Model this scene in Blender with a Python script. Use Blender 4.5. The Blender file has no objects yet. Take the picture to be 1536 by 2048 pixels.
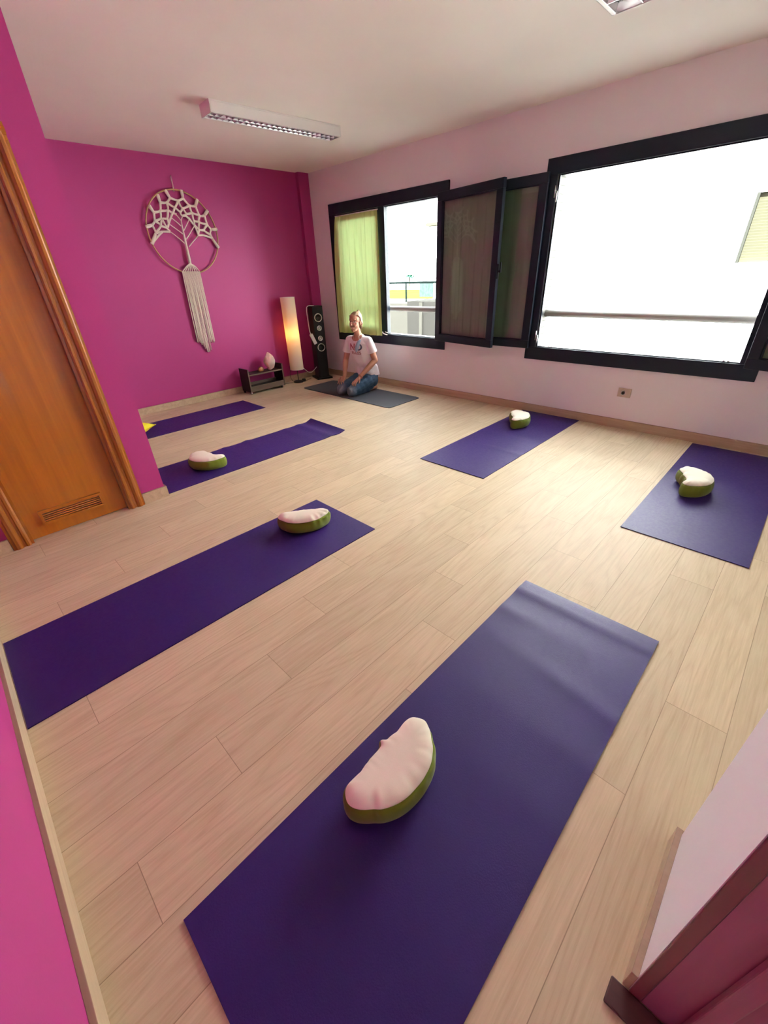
import bpy, bmesh, math, random
from math import sin, cos, pi, radians, sqrt
from mathutils import Vector, Matrix, noise
from mathutils.bvhtree import BVHTree

random.seed(7)
S = bpy.context.scene
COL = S.collection

# ------------------------------------------------------------------ camera
cam = bpy.data.cameras.new('camera')
cam_o = bpy.data.objects.new('camera', cam)
COL.objects.link(cam_o)
yaw, pit, rol = radians(45.4777), radians(30.1179), radians(-2.6030)
_f = Vector((cos(yaw)*cos(pit), sin(yaw)*cos(pit), -sin(pit)))
_r = _f.cross(Vector((0, 0, 1))).normalized()
_u = _r.cross(_f)
_r2 = _r*cos(rol) + _u*sin(rol)
_u2 = _u*cos(rol) - _r*sin(rol)
M4 = Matrix((_r2, _u2, -_f)).transposed().to_4x4()
M4.translation = Vector((0, 0, 1.44))
cam_o.matrix_world = M4
cam.sensor_fit = 'VERTICAL'
cam.sensor_height = 36.0
cam.lens = 828.41/2048*36.0
cam.clip_start = 0.02
cam.clip_end = 500
S.camera = cam_o

# ------------------------------------------------------------------ sky and exposure
W = bpy.data.worlds.new('sky')
S.world = W
W.use_nodes = True
nt = W.node_tree
nt.nodes.clear()
wo = nt.nodes.new('ShaderNodeOutputWorld')
wb = nt.nodes.new('ShaderNodeBackground')
tc = nt.nodes.new('ShaderNodeTexCoord')
sx = nt.nodes.new('ShaderNodeSeparateXYZ')
wr = nt.nodes.new('ShaderNodeValToRGB')
nt.links.new(tc.outputs['Generated'], sx.inputs[0])
nt.links.new(sx.outputs['Z'], wr.inputs[0])
wr.color_ramp.elements[0].position = 0.0
wr.color_ramp.elements[0].color = (.96, 1.0, .97, 1)
wr.color_ramp.elements[1].position = 0.6
wr.color_ramp.elements[1].color = (0.86, 0.95, 1.0, 1)
nt.links.new(wr.outputs[0], wb.inputs['Color'])
wb.inputs['Strength'].default_value = 6.0
nt.links.new(wb.outputs[0], wo.inputs[0])

sun = bpy.data.lights.new('sun', 'SUN')          # high behind this building: it lights the houses opposite
sun.energy = 72.0
sun.angle = radians(.6)
sun.color = (.94, 1.0, .95)
sun_o = bpy.data.objects.new('sun', sun)
COL.objects.link(sun_o)
sun_o.rotation_euler = Vector((.72, .10, -.69)).to_track_quat('-Z', 'Y').to_euler()

vs = S.view_settings
S.display_settings.display_device = 'sRGB'
vs.view_transform = 'Standard'
vs.look = 'None'
vs.gamma = 1.0
vs.use_curve_mapping = False
vs.exposure = 1.1
S.cycles.use_denoising = True
S.cycles.max_bounces = 12
S.cycles.diffuse_bounces = 7
S.cycles.transparent_max_bounces = 12
S.cycles.sample_clamp_indirect = 8.0


# ------------------------------------------------------------------ materials
class NT:
    def __init__(s, name):
        s.m = bpy.data.materials.new(name)
        s.m.use_nodes = True
        s.t = s.m.node_tree
        s.b = s.t.nodes['Principled BSDF']
        s.o = s.t.nodes['Material Output']

    def n(s, typ, **kw):
        nd = s.t.nodes.new(typ)
        for k, v in kw.items():
            setattr(nd, k, v)
        return nd

    def l(s, a, b):
        s.t.links.new(a, b)

    def math(s, op, a, b=None, c=None):
        nd = s.n('ShaderNodeMath', operation=op)
        for i, v in enumerate((a, b, c)):
            if v is None:
                continue
            if hasattr(v, 'is_output'):
                s.l(v, nd.inputs[i])
            else:
                nd.inputs[i].default_value = v
        return nd.outputs[0]

    def mix(s, fac, a, b, mode='MIX'):
        nd = s.n('ShaderNodeMix', data_type='RGBA', blend_type=mode)
        for i, v in ((0, fac), (6, a), (7, b)):
            if hasattr(v, 'is_output'):
                s.l(v, nd.inputs[i])
            else:
                nd.inputs[i].default_value = v
        return nd.outputs[2]

    def noise(s, scale, detail=3, vec=None, rough=.5, dist=0):
        nd = s.n('ShaderNodeTexNoise')
        nd.inputs['Scale'].default_value = scale
        nd.inputs['Detail'].default_value = detail
        nd.inputs['Roughness'].default_value = rough
        nd.inputs['Distortion'].default_value = dist
        if vec is None:
            vec = s.n('ShaderNodeTexCoord').outputs['Object']
        s.l(vec, nd.inputs['Vector'])
        return nd

    def bump(s, h, strength=.2, dist=.002):
        nd = s.n('ShaderNodeBump')
        nd.inputs['Strength'].default_value = strength
        nd.inputs['Distance'].default_value = dist
        s.l(h, nd.inputs['Height'])
        s.l(nd.outputs[0], s.b.inputs['Normal'])


def c4(c):
    return (c[0], c[1], c[2], 1)


def mat(name, col, rough=.5, metal=0, spec=.5, var=0, vscale=20, bump=0, bscale=200, bdist=.001, sheen=0):
    k = NT(name)
    k.b.inputs['Base Color'].default_value = c4(col)
    k.b.inputs['Roughness'].default_value = rough
    k.b.inputs['Metallic'].default_value = metal
    k.b.inputs['Specular IOR Level'].default_value = spec
    if sheen:
        k.b.inputs['Sheen Weight'].default_value = sheen
    if var:
        nz = k.noise(vscale)
        k.l(k.mix(nz.outputs[0], c4([v*(1-var) for v in col]), c4([min(1, v*(1+var)) for v in col])), k.b.inputs['Base Color'])
    if bump:
        k.bump(k.noise(bscale, 2).outputs[0], bump, bdist)
    return k.m


def wood(name, c1, c2, axis=2, rough=.35, scale=1.0, coat=0):
    k = NT(name)
    tc = k.n('ShaderNodeTexCoord')
    mp = k.n('ShaderNodeMapping')
    sc = [26*scale]*3
    sc[axis] = 1.3*scale
    mp.inputs['Scale'].default_value = sc
    k.l(tc.outputs['Object'], mp.inputs[0])
    n1 = k.noise(1.0, 6, mp.outputs[0], .6, .6)
    n2 = k.noise(5.0, 3, mp.outputs[0])
    f = k.math('ADD', k.math('MULTIPLY', n1.outputs[0], .75), k.math('MULTIPLY', n2.outputs[0], .25))
    rp = k.n('ShaderNodeValToRGB')
    rp.color_ramp.elements[0].position = .3
    rp.color_ramp.elements[0].color = c4(c1)
    rp.color_ramp.elements[1].position = .7
    rp.color_ramp.elements[1].color = c4(c2)
    k.l(f, rp.inputs[0])
    k.l(rp.outputs[0], k.b.inputs['Base Color'])
    k.b.inputs['Roughness'].default_value = rough
    k.b.inputs['Coat Weight'].default_value = coat
    k.bump(f, .05, .001)
    return k.m


def paint(name, col, rough=.6, bump=.12):
    return mat(name, col, rough, spec=.3, var=.03, vscale=3, bump=bump, bscale=160, bdist=.001)


def floor_material():
    k = NT('oak_laminate')
    tc = k.n('ShaderNodeTexCoord')
    sp = k.n('ShaderNodeSeparateXYZ')
    k.l(tc.outputs['Object'], sp.inputs[0])
    X, Y = sp.outputs[0], sp.outputs[1]
    PW, PL = .189, 1.282
    v = k.math('DIVIDE', k.math('ADD', Y, .03), PW)
    row = k.math('FLOOR', v)
    # every row is shifted a third of a metre; two rows by the entrance start off that step
    off = k.math('ADD', k.math('MULTIPLY', row, .333), 1.124-4*.333)
    off = k.math('ADD', off, k.math('MULTIPLY', k.math('LESS_THAN', row, .5), -.105))
    off = k.math('ADD', off, k.math('MULTIPLY', k.math('LESS_THAN', row, -.5), -.507))
    u = k.math('DIVIDE', k.math('SUBTRACT', X, off), PL)
    col = k.math('FLOOR', u)
    fv = k.math('FRACT', v)
    fu = k.math('FRACT', u)
    cb = k.n('ShaderNodeCombineXYZ')
    k.l(row, cb.inputs[0])
    k.l(col, cb.inputs[1])
    wn = k.n('ShaderNodeTexWhiteNoise', noise_dimensions='2D')
    k.l(cb.outputs[0], wn.inputs['Vector'])
    rnd = wn.outputs['Value']
    # grain coordinates, moved to another piece of board for each plank
    gx = k.math('ADD', X, k.math('MULTIPLY', rnd, 37.0))
    gy = k.math('ADD', Y, k.math('MULTIPLY', rnd, 11.0))
    g = k.n('ShaderNodeCombineXYZ')
    k.l(gx, g.inputs[0]); k.l(gy, g.inputs[1]); k.l(rnd, g.inputs[2])
    m1 = k.n('ShaderNodeMapping'); m1.inputs['Scale'].default_value = (1.0, 11, 1)
    k.l(g.outputs[0], m1.inputs[0])
    m2 = k.n('ShaderNodeMapping'); m2.inputs['Scale'].default_value = (7, 150, 1)
    k.l(g.outputs[0], m2.inputs[0])
    m3 = k.n('ShaderNodeMapping'); m3.inputs['Scale'].default_value = (3.0, 6.5, 1)
    k.l(g.outputs[0], m3.inputs[0])
    big = k.noise(1.0, 4, m3.outputs[0], .55, .4)
    rings = k.math('FRACT', k.math('MULTIPLY', k.noise(.55, 2, m1.outputs[0], .4, .35).outputs[0], 15.0))
    rings = k.math('SUBTRACT', 1.0, k.math('ABSOLUTE', k.math('SUBTRACT', k.math('MULTIPLY', rings, 2.0), 1.0)))
    rings = k.math('POWER', rings, 2.2)
    fine = k.noise(1.0, 4, m2.outputs[0], .6, .2)
    # tone
    base = k.mix(big.outputs[0], c4((.44, .328, .195)), c4((.585, .485, .33)))
    base = k.mix(k.math('MULTIPLY', rings, .44), base, c4((.36, .245, .145)))
    base = k.mix(k.math('MULTIPLY', k.math('POWER', fine.outputs[0], 2.0), .75), base, c4((.76, .63, .46)))
    tone = k.math('ADD', .94, k.math('MULTIPLY', rnd, .15))
    sc = k.n('ShaderNodeVectorMath', operation='SCALE')
    k.l(base, sc.inputs[0]); k.l(tone, sc.inputs['Scale'])
    # seams
    ev = k.math('MULTIPLY', k.math('MINIMUM', fv, k.math('SUBTRACT', 1.0, fv)), PW)
    eu = k.math('MULTIPLY', k.math('MINIMUM', fu, k.math('SUBTRACT', 1.0, fu)), PL)
    e = k.math('MINIMUM', ev, eu)
    seam = k.math('LESS_THAN', e, .0011)
    out = k.mix(k.math('MULTIPLY', seam, .62), sc.outputs[0], c4((.16, .10, .06)))
    k.l(out, k.b.inputs['Base Color'])
    rg = k.math('ADD', .46, k.math('MULTIPLY', fine.outputs[0], .16))
    k.l(rg, k.b.inputs['Roughness'])
    k.b.inputs['Specular IOR Level'].default_value = .24
    hgt = k.math('SUBTRACT', k.math('MULTIPLY', fine.outputs[0], .25), k.math('MULTIPLY', k.math('LESS_THAN', e, .0016), 1.0))
    k.bump(hgt, .25, .0008)
    return k.m


def glass_material(name='window_glass'):
    k = NT(name)
    tr = k.n('ShaderNodeBsdfTransparent')
    tr.inputs[0].default_value = (.93, .95, .94, 1)
    gl = k.n('ShaderNodeBsdfGlossy')
    gl.inputs['Roughness'].default_value = .02
    lw = k.n('ShaderNodeLayerWeight')
    f5 = k.math('POWER', lw.outputs['Facing'], 4.0)
    mx = k.n('ShaderNodeMixShader')
    k.l(k.math('MULTIPLY_ADD', f5, .9, .055), mx.inputs[0])
    k.l(tr.outputs[0], mx.inputs[1])
    k.l(gl.outputs[0], mx.inputs[2])
    k.l(mx.outputs[0], k.o.inputs[0])
    return k.m


def cloth_material(name, col, tcol=None, trans=.5, weave=900, thin=0.0, fold_shade=0):
    k = NT(name)
    df = k.n('ShaderNodeBsdfDiffuse')
    tl = k.n('ShaderNodeBsdfTranslucent')
    df.inputs[0].default_value = c4(col)
    tl.inputs[0].default_value = c4(tcol or col)
    if fold_shade:
        # darker upright streaks in the translucent colour stand in for shaded folds
        mp = k.n('ShaderNodeMapping')
        mp.inputs['Scale'].default_value = (1, 1, .035)
        k.l(k.n('ShaderNodeTexCoord').outputs['Object'], mp.inputs[0])
        dn = k.noise(42, 2, mp.outputs[0], .5, .3)
        rp = k.n('ShaderNodeValToRGB')
        rp.color_ramp.elements[0].position = .36
        rp.color_ramp.elements[0].color = c4([v*(1-fold_shade) for v in (tcol or col)])
        rp.color_ramp.elements[1].position = .56
        rp.color_ramp.elements[1].color = c4(tcol or col)
        k.l(dn.outputs[0], rp.inputs[0])
        k.l(rp.outputs[0], tl.inputs[0])
    mx = k.n('ShaderNodeMixShader')
    mx.inputs[0].default_value = trans
    k.l(df.outputs[0], mx.inputs[1])
    k.l(tl.outputs[0], mx.inputs[2])
    res = mx.outputs[0]
    if thin:
        tp = k.n('ShaderNodeBsdfTransparent')
        tp.inputs[0].default_value = c4(tcol or col)
        m2 = k.n('ShaderNodeMixShader')
        m2.inputs[0].default_value = thin
        k.l(res, m2.inputs[1])
        k.l(tp.outputs[0], m2.inputs[2])
        res = m2.outputs[0]
    bp = k.n('ShaderNodeBump')
    bp.inputs['Strength'].default_value = .1
    bp.inputs['Distance'].default_value = .001
    k.l(k.noise(weave, 1).outputs[0], bp.inputs['Height'])
    k.l(bp.outputs[0], df.inputs['Normal'])
    k.l(res, k.o.inputs[0])
    return k.m


def emit(name, col, s):
    k = NT(name)
    k.b.inputs['Base Color'].default_value = c4(col)
    k.b.inputs['Emission Color'].default_value = c4(col)
    k.b.inputs['Emission Strength'].default_value = s
    return k.m


def mat_purple():
    k = NT('purple_foam')
    n1 = k.noise(2.2, 3)
    k.l(k.mix(n1.outputs[0], c4((.0195, .0046, .082)), c4((.027, .0070, .110))), k.b.inputs['Base Color'])
    n2 = k.noise(230, 3, None, .7)
    n3 = k.noise(60, 2)
    k.l(k.math('ADD', .42, k.math('MULTIPLY', n3.outputs[0], .22)), k.b.inputs['Roughness'])
    k.b.inputs['Specular IOR Level'].default_value = .28
    k.bump(n2.outputs[0], .45, .0014)
    return k.m


def brick_material():
    k = NT('pale_brick')
    tc = k.n('ShaderNodeTexCoord')
    sp = k.n('ShaderNodeSeparateXYZ')
    k.l(tc.outputs['Object'], sp.inputs[0])
    v = k.math('FRACT', k.math('DIVIDE', sp.outputs[2], .062))
    line = k.math('LESS_THAN', v, .13)
    k.l(k.mix(line, c4((.105, .10, .085)), c4((.045, .042, .036))), k.b.inputs['Base Color'])
    k.b.inputs['Roughness'].default_value = .8
    return k.m


PINK = (.352, .027, .158)
M = {}
M['magenta'] = paint('magenta_paint', PINK, .55)
M['lilac'] = paint('lilac_white_paint', (.80, .775, .785))
M['entry_white'] = paint('white_paint', (.92, .91, .91))
M['ceiling'] = paint('ceiling_paint', (.87, .83, .76), .8)
M['floor'] = floor_material()
M['skirt'] = wood('skirting_oak', (.36, .25, .16), (.52, .38, .25), 1, .5)
M['skirt_top'] = wood('skirting_edge', (.26, .16, .11), (.34, .22, .15), 1, .6)
M['alu'] = mat('dark_aluminium', (.005, .011, .022), .42, .0, .28, var=.15, vscale=8)
M['steel'] = mat('chromed_steel', (.72, .72, .72), .22, 1)
M['glass'] = glass_material()
M['lime'] = cloth_material('lime_voile', (.55, .68, .24), (.40, .52, .25), .105, thin=.042, fold_shade=.38)
M['taupe'] = cloth_material('taupe_curtain_cloth', (.235, .31, .215), None, .10)
M['sage'] = cloth_material('sage_curtain_cloth', (.20, .275, .18), None, .12)
M['rail'] = mat('grey_metal_rail', (.36, .35, .31), .5)
M['brick'] = brick_material()
M['purple'] = mat_purple()
M['grey_mat'] = mat('charcoal_mat_foam', (.050, .052, .060), .65, bump=.2, bscale=400)
M['white_cloth'] = mat('white_cotton_twill', (.90, .86, .69), .9, spec=.1, var=.03, vscale=14, bump=.25, bscale=700, sheen=.3)
M['green_cloth'] = mat('olive_green_twill', (.135, .165, .016), .85, spec=.1, var=.1, vscale=14, bump=.25, bscale=700, sheen=.2)
M['yellow_cloth'] = mat('yellow_cotton', (.72, .62, .04), .85, spec=.1, bump=.25, bscale=500)
M['door_wood'] = wood('varnished_honey_wood', (.29, .080, .004), (.42, .130, .008), 2, .30, .7, .25)
M['door_trim'] = wood('varnished_amber_wood', (.22, .058, .006), (.36, .120, .014), 2, .22, .8, .5)
M['jamb'] = wood('red_wood_pink_reflection', (.27, .052, .130), (.37, .080, .185), 2, .3, .6, .3)  # pink reflection of the magenta wall is mixed into the wood colour
M['jamb_edge'] = wood('red_varnished_edge', (.15, .030, .050), (.20, .042, .070), 2, .35, .6, .2)
M['jamb_dark'] = wood('worn_dark_red_wood', (.045, .008, .010), (.075, .015, .018), 1, .5)
M['shelf'] = wood('dark_walnut', (.012, .005, .004), (.026, .011, .008), 0, .6)
M['shelf_edge'] = wood('walnut_edge', (.10, .065, .045), (.15, .10, .07), 0, .4)
M['black'] = mat('black_lacquer', (.008, .008, .009), .42, 0, .3)
M['black_matte'] = mat('black_rubber', (.012, .012, .013), .7)
M['cone'] = mat('speaker_cone', (.03, .032, .028), .55)
M['silver'] = mat('brushed_silver', (.75, .75, .73), .25, 1)
M['white_plastic'] = mat('white_plastic', (.80, .78, .74), .4)
M['cream_plastic'] = mat('cream_plastic', (.52, .45, .33), .45)
M['white_metal'] = mat('white_enamelled_steel', (.82, .82, .78), .4)
M['louvre'] = mat('satin_louvre', (.62, .60, .60), .28, .85)
M['bamboo'] = mat('bamboo_hoop', (.40, .20, .09), .5, var=.2, vscale=40)
M['cotton'] = mat('cream_cotton_cord', (.80, .70, .62), .9, spec=.1, var=.08, vscale=60, bump=.6, bscale=420, bdist=.002)
M['quartz'] = mat('rose_quartz', (.74, .50, .42), .35, var=.2, vscale=18, bump=.3, bscale=40, bdist=.006)
M['quartz'].node_tree.nodes['Principled BSDF'].inputs['Subsurface Weight'].default_value = .15
M['amber'] = mat('amber_stone', (.30, .11, .03), .4, var=.4, vscale=40)
M['bulb'] = emit('warm_bulb', (1.0, .62, .18), 7.0)
M['skin'] = mat('skin', (.45, .215, .14), .55, spec=.3, var=.08, vscale=25)
M['lip'] = mat('lips', (.42, .13, .11), .45)
M['eye_dark'] = mat('dark_eye', (.05, .03, .025), .2)
M['teeth'] = mat('teeth', (.50, .44, .38), .3)
M['hair'] = mat('blond_hair', (.19, .10, .042), .5, var=.45, vscale=60, bump=.7, bscale=130, bdist=.003)
M['shirt'] = mat('white_jersey', (.80, .74, .75), .9, spec=.1, bump=.3, bscale=60, bdist=.004)
M['print_red'] = mat('red_print', (.36, .07, .09), .8)
M['print_blue'] = mat('navy_print', (.10, .10, .17), .8)
M['mask_blue'] = mat('blue_paper', (.36, .48, .60), .8)
M['beads'] = mat('red_beads', (.32, .08, .04), .4)
M['facade'] = mat('white_render', (.80, .80, .79), .9, spec=0, bump=.1, bscale=40)
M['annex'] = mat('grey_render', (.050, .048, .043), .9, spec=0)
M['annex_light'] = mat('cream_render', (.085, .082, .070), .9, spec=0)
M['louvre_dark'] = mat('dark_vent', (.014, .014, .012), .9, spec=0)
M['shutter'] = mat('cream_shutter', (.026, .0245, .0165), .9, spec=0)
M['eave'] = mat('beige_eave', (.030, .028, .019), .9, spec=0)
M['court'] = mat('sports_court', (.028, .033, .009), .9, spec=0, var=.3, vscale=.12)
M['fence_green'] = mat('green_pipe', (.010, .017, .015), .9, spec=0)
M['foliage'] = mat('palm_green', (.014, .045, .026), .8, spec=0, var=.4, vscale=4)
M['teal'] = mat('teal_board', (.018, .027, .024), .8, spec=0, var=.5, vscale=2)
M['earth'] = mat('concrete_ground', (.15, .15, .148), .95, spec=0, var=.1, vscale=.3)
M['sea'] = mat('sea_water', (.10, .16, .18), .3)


def denim():
    k = NT('faded_denim')
    tc = k.n('ShaderNodeTexCoord')
    n1 = k.noise(14, 4)
    base = k.mix(n1.outputs[0], c4((.018, .045, .085)), c4((.075, .125, .185)))
    f = None
    for kn in ((3.615, 4.43, .10), (3.63, 4.245, .10)):
        d = k.n('ShaderNodeVectorMath', operation='DISTANCE')
        k.l(tc.outputs['Object'], d.inputs[0])
        d.inputs[1].default_value = kn
        w = k.n('ShaderNodeMapRange')
        k.l(d.outputs['Value'], w.inputs[0])
        w.inputs[1].default_value = .05
        w.inputs[2].default_value = .12
        w.inputs[3].default_value = .8
        w.inputs[4].default_value = 0
        f = w.outputs[0] if f is None else k.math('MAXIMUM', f, w.outputs[0])
    k.l(k.mix(f, base, c4((.165, .17, .20))), k.b.inputs['Base Color'])
    k.b.inputs['Roughness'].default_value = .85
    k.b.inputs['Specular IOR Level'].default_value = .15
    wv = k.noise(28, 3, None, .6, 1.5)
    k.bump(wv.outputs[0], .5, .012)
    return k.m


M['denim'] = denim()


# ------------------------------------------------------------------ mesh helpers
class MB:
    def __init__(s):
        s.v, s.f, s.m = [], [], []

    def add(s, vs, fs, m=0):
        o = len(s.v)
        s.v += [Vector(p) for p in vs]
        s.f += [[i+o for i in q] for q in fs]
        s.m += [m]*len(fs)
        return s

    def box(s, x0, x1, y0, y1, z0, z1, m=0):
        vs = [(x, y, z) for z in (z0, z1) for y in (y0, y1) for x in (x0, x1)]
        return s.add(vs, [(0, 2, 3, 1), (4, 5, 7, 6), (0, 1, 5, 4), (2, 6, 7, 3), (0, 4, 6, 2), (1, 3, 7, 5)], m)

    def obox(s, c, a, b, d, m=0):
        """box about c with half-vectors a, b, d"""
        c, a, b, d = Vector(c), Vector(a), Vector(b), Vector(d)
        vs = [c+a*i+b*j+d*k for k in (-1, 1) for j in (-1, 1) for i in (-1, 1)]
        return s.add(vs, [(0, 2, 3, 1), (4, 5, 7, 6), (0, 1, 5, 4), (2, 6, 7, 3), (0, 4, 6, 2), (1, 3, 7, 5)], m)

    def loft(s, rings, caps=True, m=0, closed=True):
        n = len(rings[0])
        vs = [p for r in rings for p in r]
        fs = []
        for i in range(len(rings)-1):
            for j in range(n if closed else n-1):
                a, b = i*n+j, i*n+(j+1) % n
                fs.append((a, b, b+n, a+n))
        if caps and closed:
            fs.append(tuple(range(n-1, -1, -1)))
            fs.append(tuple(range((len(rings)-1)*n, len(rings)*n)))
        return s.add(vs, fs, m)

    def tube(s, pts, r, n=8, caps=True, m=0, flat=None):
        """tube along pts; r a number or one per point; flat=(normal, ratio) squashes it along normal"""
        pts = [Vector(p) for p in pts]
        rs = r if isinstance(r, (list, tuple)) else [r]*len(pts)
        rings = []
        up = None
        for i, p in enumerate(pts):
            t = (pts[min(i+1, len(pts)-1)]-pts[max(i-1, 0)]).normalized()
            if up is None:
                up = Vector((0, 0, 1)) if abs(t.z) < .9 else Vector((0, 1, 0))
            if flat:
                up = Vector(flat[0])
            sdv = t.cross(up)
            if sdv.length < 1e-6:
                sdv = t.cross(Vector((1, 0, 0)))
            sdv.normalize()
            u2 = sdv.cross(t).normalized()
            if not flat:
                up = u2
            k = flat[1] if flat else 1
            rings.append([p+sdv*cos(2*pi*j/n)*rs[i]+u2*sin(2*pi*j/n)*rs[i]*k for j in range(n)])
        return s.loft(rings, caps, m)

    def lathe(s, prof, c=(0, 0, 0), n=32, axis=None, m=0, caps=True):
        """profile of (radius, height) about axis through c"""
        c = Vector(c)
        ax = Vector(axis or (0, 0, 1)).normalized()
        a = ax.orthogonal().normalized()
        b = ax.cross(a)
        rings = [[c+ax*h+(a*cos(2*pi*j/n)+b*sin(2*pi*j/n))*r for j in range(n)] for r, h in prof]
        return s.loft(rings, caps, m)

    def ellipsoid(s, c, r, n=20, k=12, rot=None, m=0):
        c = Vector(c)
        rings = []
        for i in range(1, k):
            th = pi*i/k
            ring = []
            for j in range(n):
                p = Vector((r[0]*sin(th)*cos(2*pi*j/n), r[1]*sin(th)*sin(2*pi*j/n), -r[2]*cos(th)))
                if rot:
                    p = rot @ p
                ring.append(c+p)
            rings.append(ring)
        return s.loft(rings, True, m)

    def cone(s, p, q, r0, r1, n=14, m=0):
        """tapered limb piece with rounded ends"""
        p, q = Vector(p), Vector(q)
        t = (q-p).normalized()
        a = t.orthogonal().normalized()
        b = t.cross(a)
        prof = []
        for i in range(1, 6):
            th = pi/2*(i/5)
            prof.append((r0*sin(th), -r0*cos(th), 0))
        for i in range(0, 5):
            th = pi/2*(i/5)
            prof.append((r1*cos(th), r1*sin(th), 1))
        rings = []
        for r, h, e in prof:
            c = (q if e else p)+t*h
            rings.append([c+(a*cos(2*pi*j/n)+b*sin(2*pi*j/n))*r for j in range(n)])
        return s.loft(rings, True, m)

    def mesh(s, name, org=(0, 0, 0), weld=0):
        me = bpy.data.meshes.new(name)
        o = Vector(org)
        me.from_pydata([v-o for v in s.v], [], s.f)
        me.polygons.foreach_set('material_index', s.m)
        me.validate()
        bm = bmesh.new()
        bm.from_mesh(me)
        if weld:
            bmesh.ops.remove_doubles(bm, verts=bm.verts, dist=weld)
        bmesh.ops.recalc_face_normals(bm, faces=bm.faces)
        bm.to_mesh(me)
        bm.free()
        return me

    def build(s, name, mats, parent=None, org=(0, 0, 0), smooth=False, bevel=0, subsurf=0, angle=None, weld=0):
        me = s.mesh(name, org, weld)
        return link(name, me, mats, parent, None if parent else org, smooth, bevel, subsurf, angle)


def link(name, me, mats, parent=None, loc=None, smooth=False, bevel=0, subsurf=0, angle=None):
    o = bpy.data.objects.new(name, me)
    COL.objects.link(o)
    if not isinstance(mats, (list, tuple)):
        mats = [mats]
    if len(me.materials) == 0:
        for q in mats:
            me.materials.append(M[q])
    if smooth:
        me.polygons.foreach_set('use_smooth', [True]*len(me.polygons))
        if angle:
            me.set_sharp_from_angle(angle=radians(angle))
    if bevel:
        b = o.modifiers.new('bevel', 'BEVEL')
        b.width = bevel
        b.segments = 2
        b.limit_method = 'ANGLE'
    if subsurf:
        b = o.modifiers.new('subsurf', 'SUBSURF')
        b.levels = b.render_levels = subsurf
    if parent:
        o.parent = parent
    elif loc is not None:
        o.location = loc
    return o


def tag(o, label, cat, group=None, kind=None):
    o['label'] = label
    o['category'] = cat
    if group:
        o['group'] = group
    if kind:
        o['kind'] = kind
    return o


def thing(name, label, cat, loc=(0, 0, 0), rotz=0, group=None):
    o = bpy.data.objects.new(name, None)
    o.empty_display_size = .1
    COL.objects.link(o)
    o.location = loc
    o.rotation_euler = (0, 0, rotz)
    return tag(o, label, cat, group)


def struct(name, mb, mats, **kw):
    o = mb.build(name, mats, **kw)
    o['kind'] = 'structure'
    return o


def struct_empty(name, loc):
    o = bpy.data.objects.new(name, None)
    COL.objects.link(o)
    o.location = loc
    o['kind'] = 'structure'
    return o


def evaluated(mb_or_me, mods):
    """mesh of a temporary object after its modifiers"""
    me = mb_or_me.mesh('tmp') if isinstance(mb_or_me, MB) else mb_or_me
    o = bpy.data.objects.new('tmp', me)
    COL.objects.link(o)
    for typ, kw in mods:
        md = o.modifiers.new(typ, typ)
        for k, v in kw.items():
            setattr(md, k, v)
    dg = bpy.context.evaluated_depsgraph_get()
    dg.update()
    out = bpy.data.meshes.new_from_object(o.evaluated_get(dg))
    bpy.data.objects.remove(o)
    return out


def fused(mb, voxel, it=4, fac=.5):
    return evaluated(mb, [('REMESH', dict(mode='VOXEL', voxel_size=voxel)), ('SMOOTH', dict(iterations=it, factor=fac))])


# ------------------------------------------------------------------ room shell
XW, YB, ZC = 4.465, 5.775, 2.635        # window wall, back wall, ceiling
XL = -.32                               # wall by the entrance
YD = 3.235                              # wall with the door
YE = -.172                              # white wall beside the entrance
XE = .911
YS = -1.7                               # far end of the room behind the white wall

struct('floor', MB().box(-.75, XW+.02, -1.9, YB+.02, -.08, 0), 'floor')
struct('ceiling', MB().box(-.75, XW+.14, -1.9, YB+.14, ZC, ZC+.12), 'ceiling')

XO = 4.61
WL = (3.40, 5.235)      # opening of the far window (y)
WB = (.36, 2.13)        # opening of the near window (y)
ZS, ZH = .685, 2.125    # sill and head
w = MB()
w.box(XW, XO, YS-.1, YB+.1, 0, ZS)
w.box(XW, XO, YS-.1, YB+.1, ZH, ZC)
w.box(XW, XO, YS-.1, WB[0], ZS, ZH)
w.box(XW, XO, WB[1], WL[0], ZS, ZH)
w.box(XW, XO, WL[1], YB+.1, ZS, ZH)
struct('wall_right', w, 'lilac')
w = MB()
w.box(-.75, XW, YB, YB+.12, 0, ZC)
w.box(4.295, XW, 5.715, YB, 0, ZC)
struct('wall_back', w, 'magenta')
struct('wall_left', MB().box(XL-.12, XL, YE-.12, YB, 0, ZC), 'magenta')
w = MB()
DX0, DX1, DH = -.035, .562, 2.06
w.box(XL, DX0, YD, YD+.12, 0, ZC)
w.box(DX1, .828, YD, YD+.12, 0, ZC)
w.box(DX0, DX1, YD, YD+.12, DH, ZC)
struct('wall_door', w, 'magenta')
EX0 = .546
w = MB()
w.box(EX0, XE, YE-.30, YE, 0, ZC)
w.box(XL, EX0, YE-.12, YE, 2.10, ZC)
struct('wall_entry', w, 'entry_white')
w = MB()
w.box(EX0, XE, YS, YE-.30, 0, ZC)
w.box(XE, XW, YS-.12, YS, 0, ZC)
struct('wall_near', w, 'entry_white')
w = MB()
w.box(-.75, -.63, -1.8, YE-.12, 0, ZC)
w.box(-.75, EX0, -1.9, -1.8, 0, ZC)
w.box(-.75, XL-.12, YE-.24, YE-.12, 0, ZC)
struct('wall_hall', w, 'entry_white')

BT, BH = .014, .084


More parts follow.
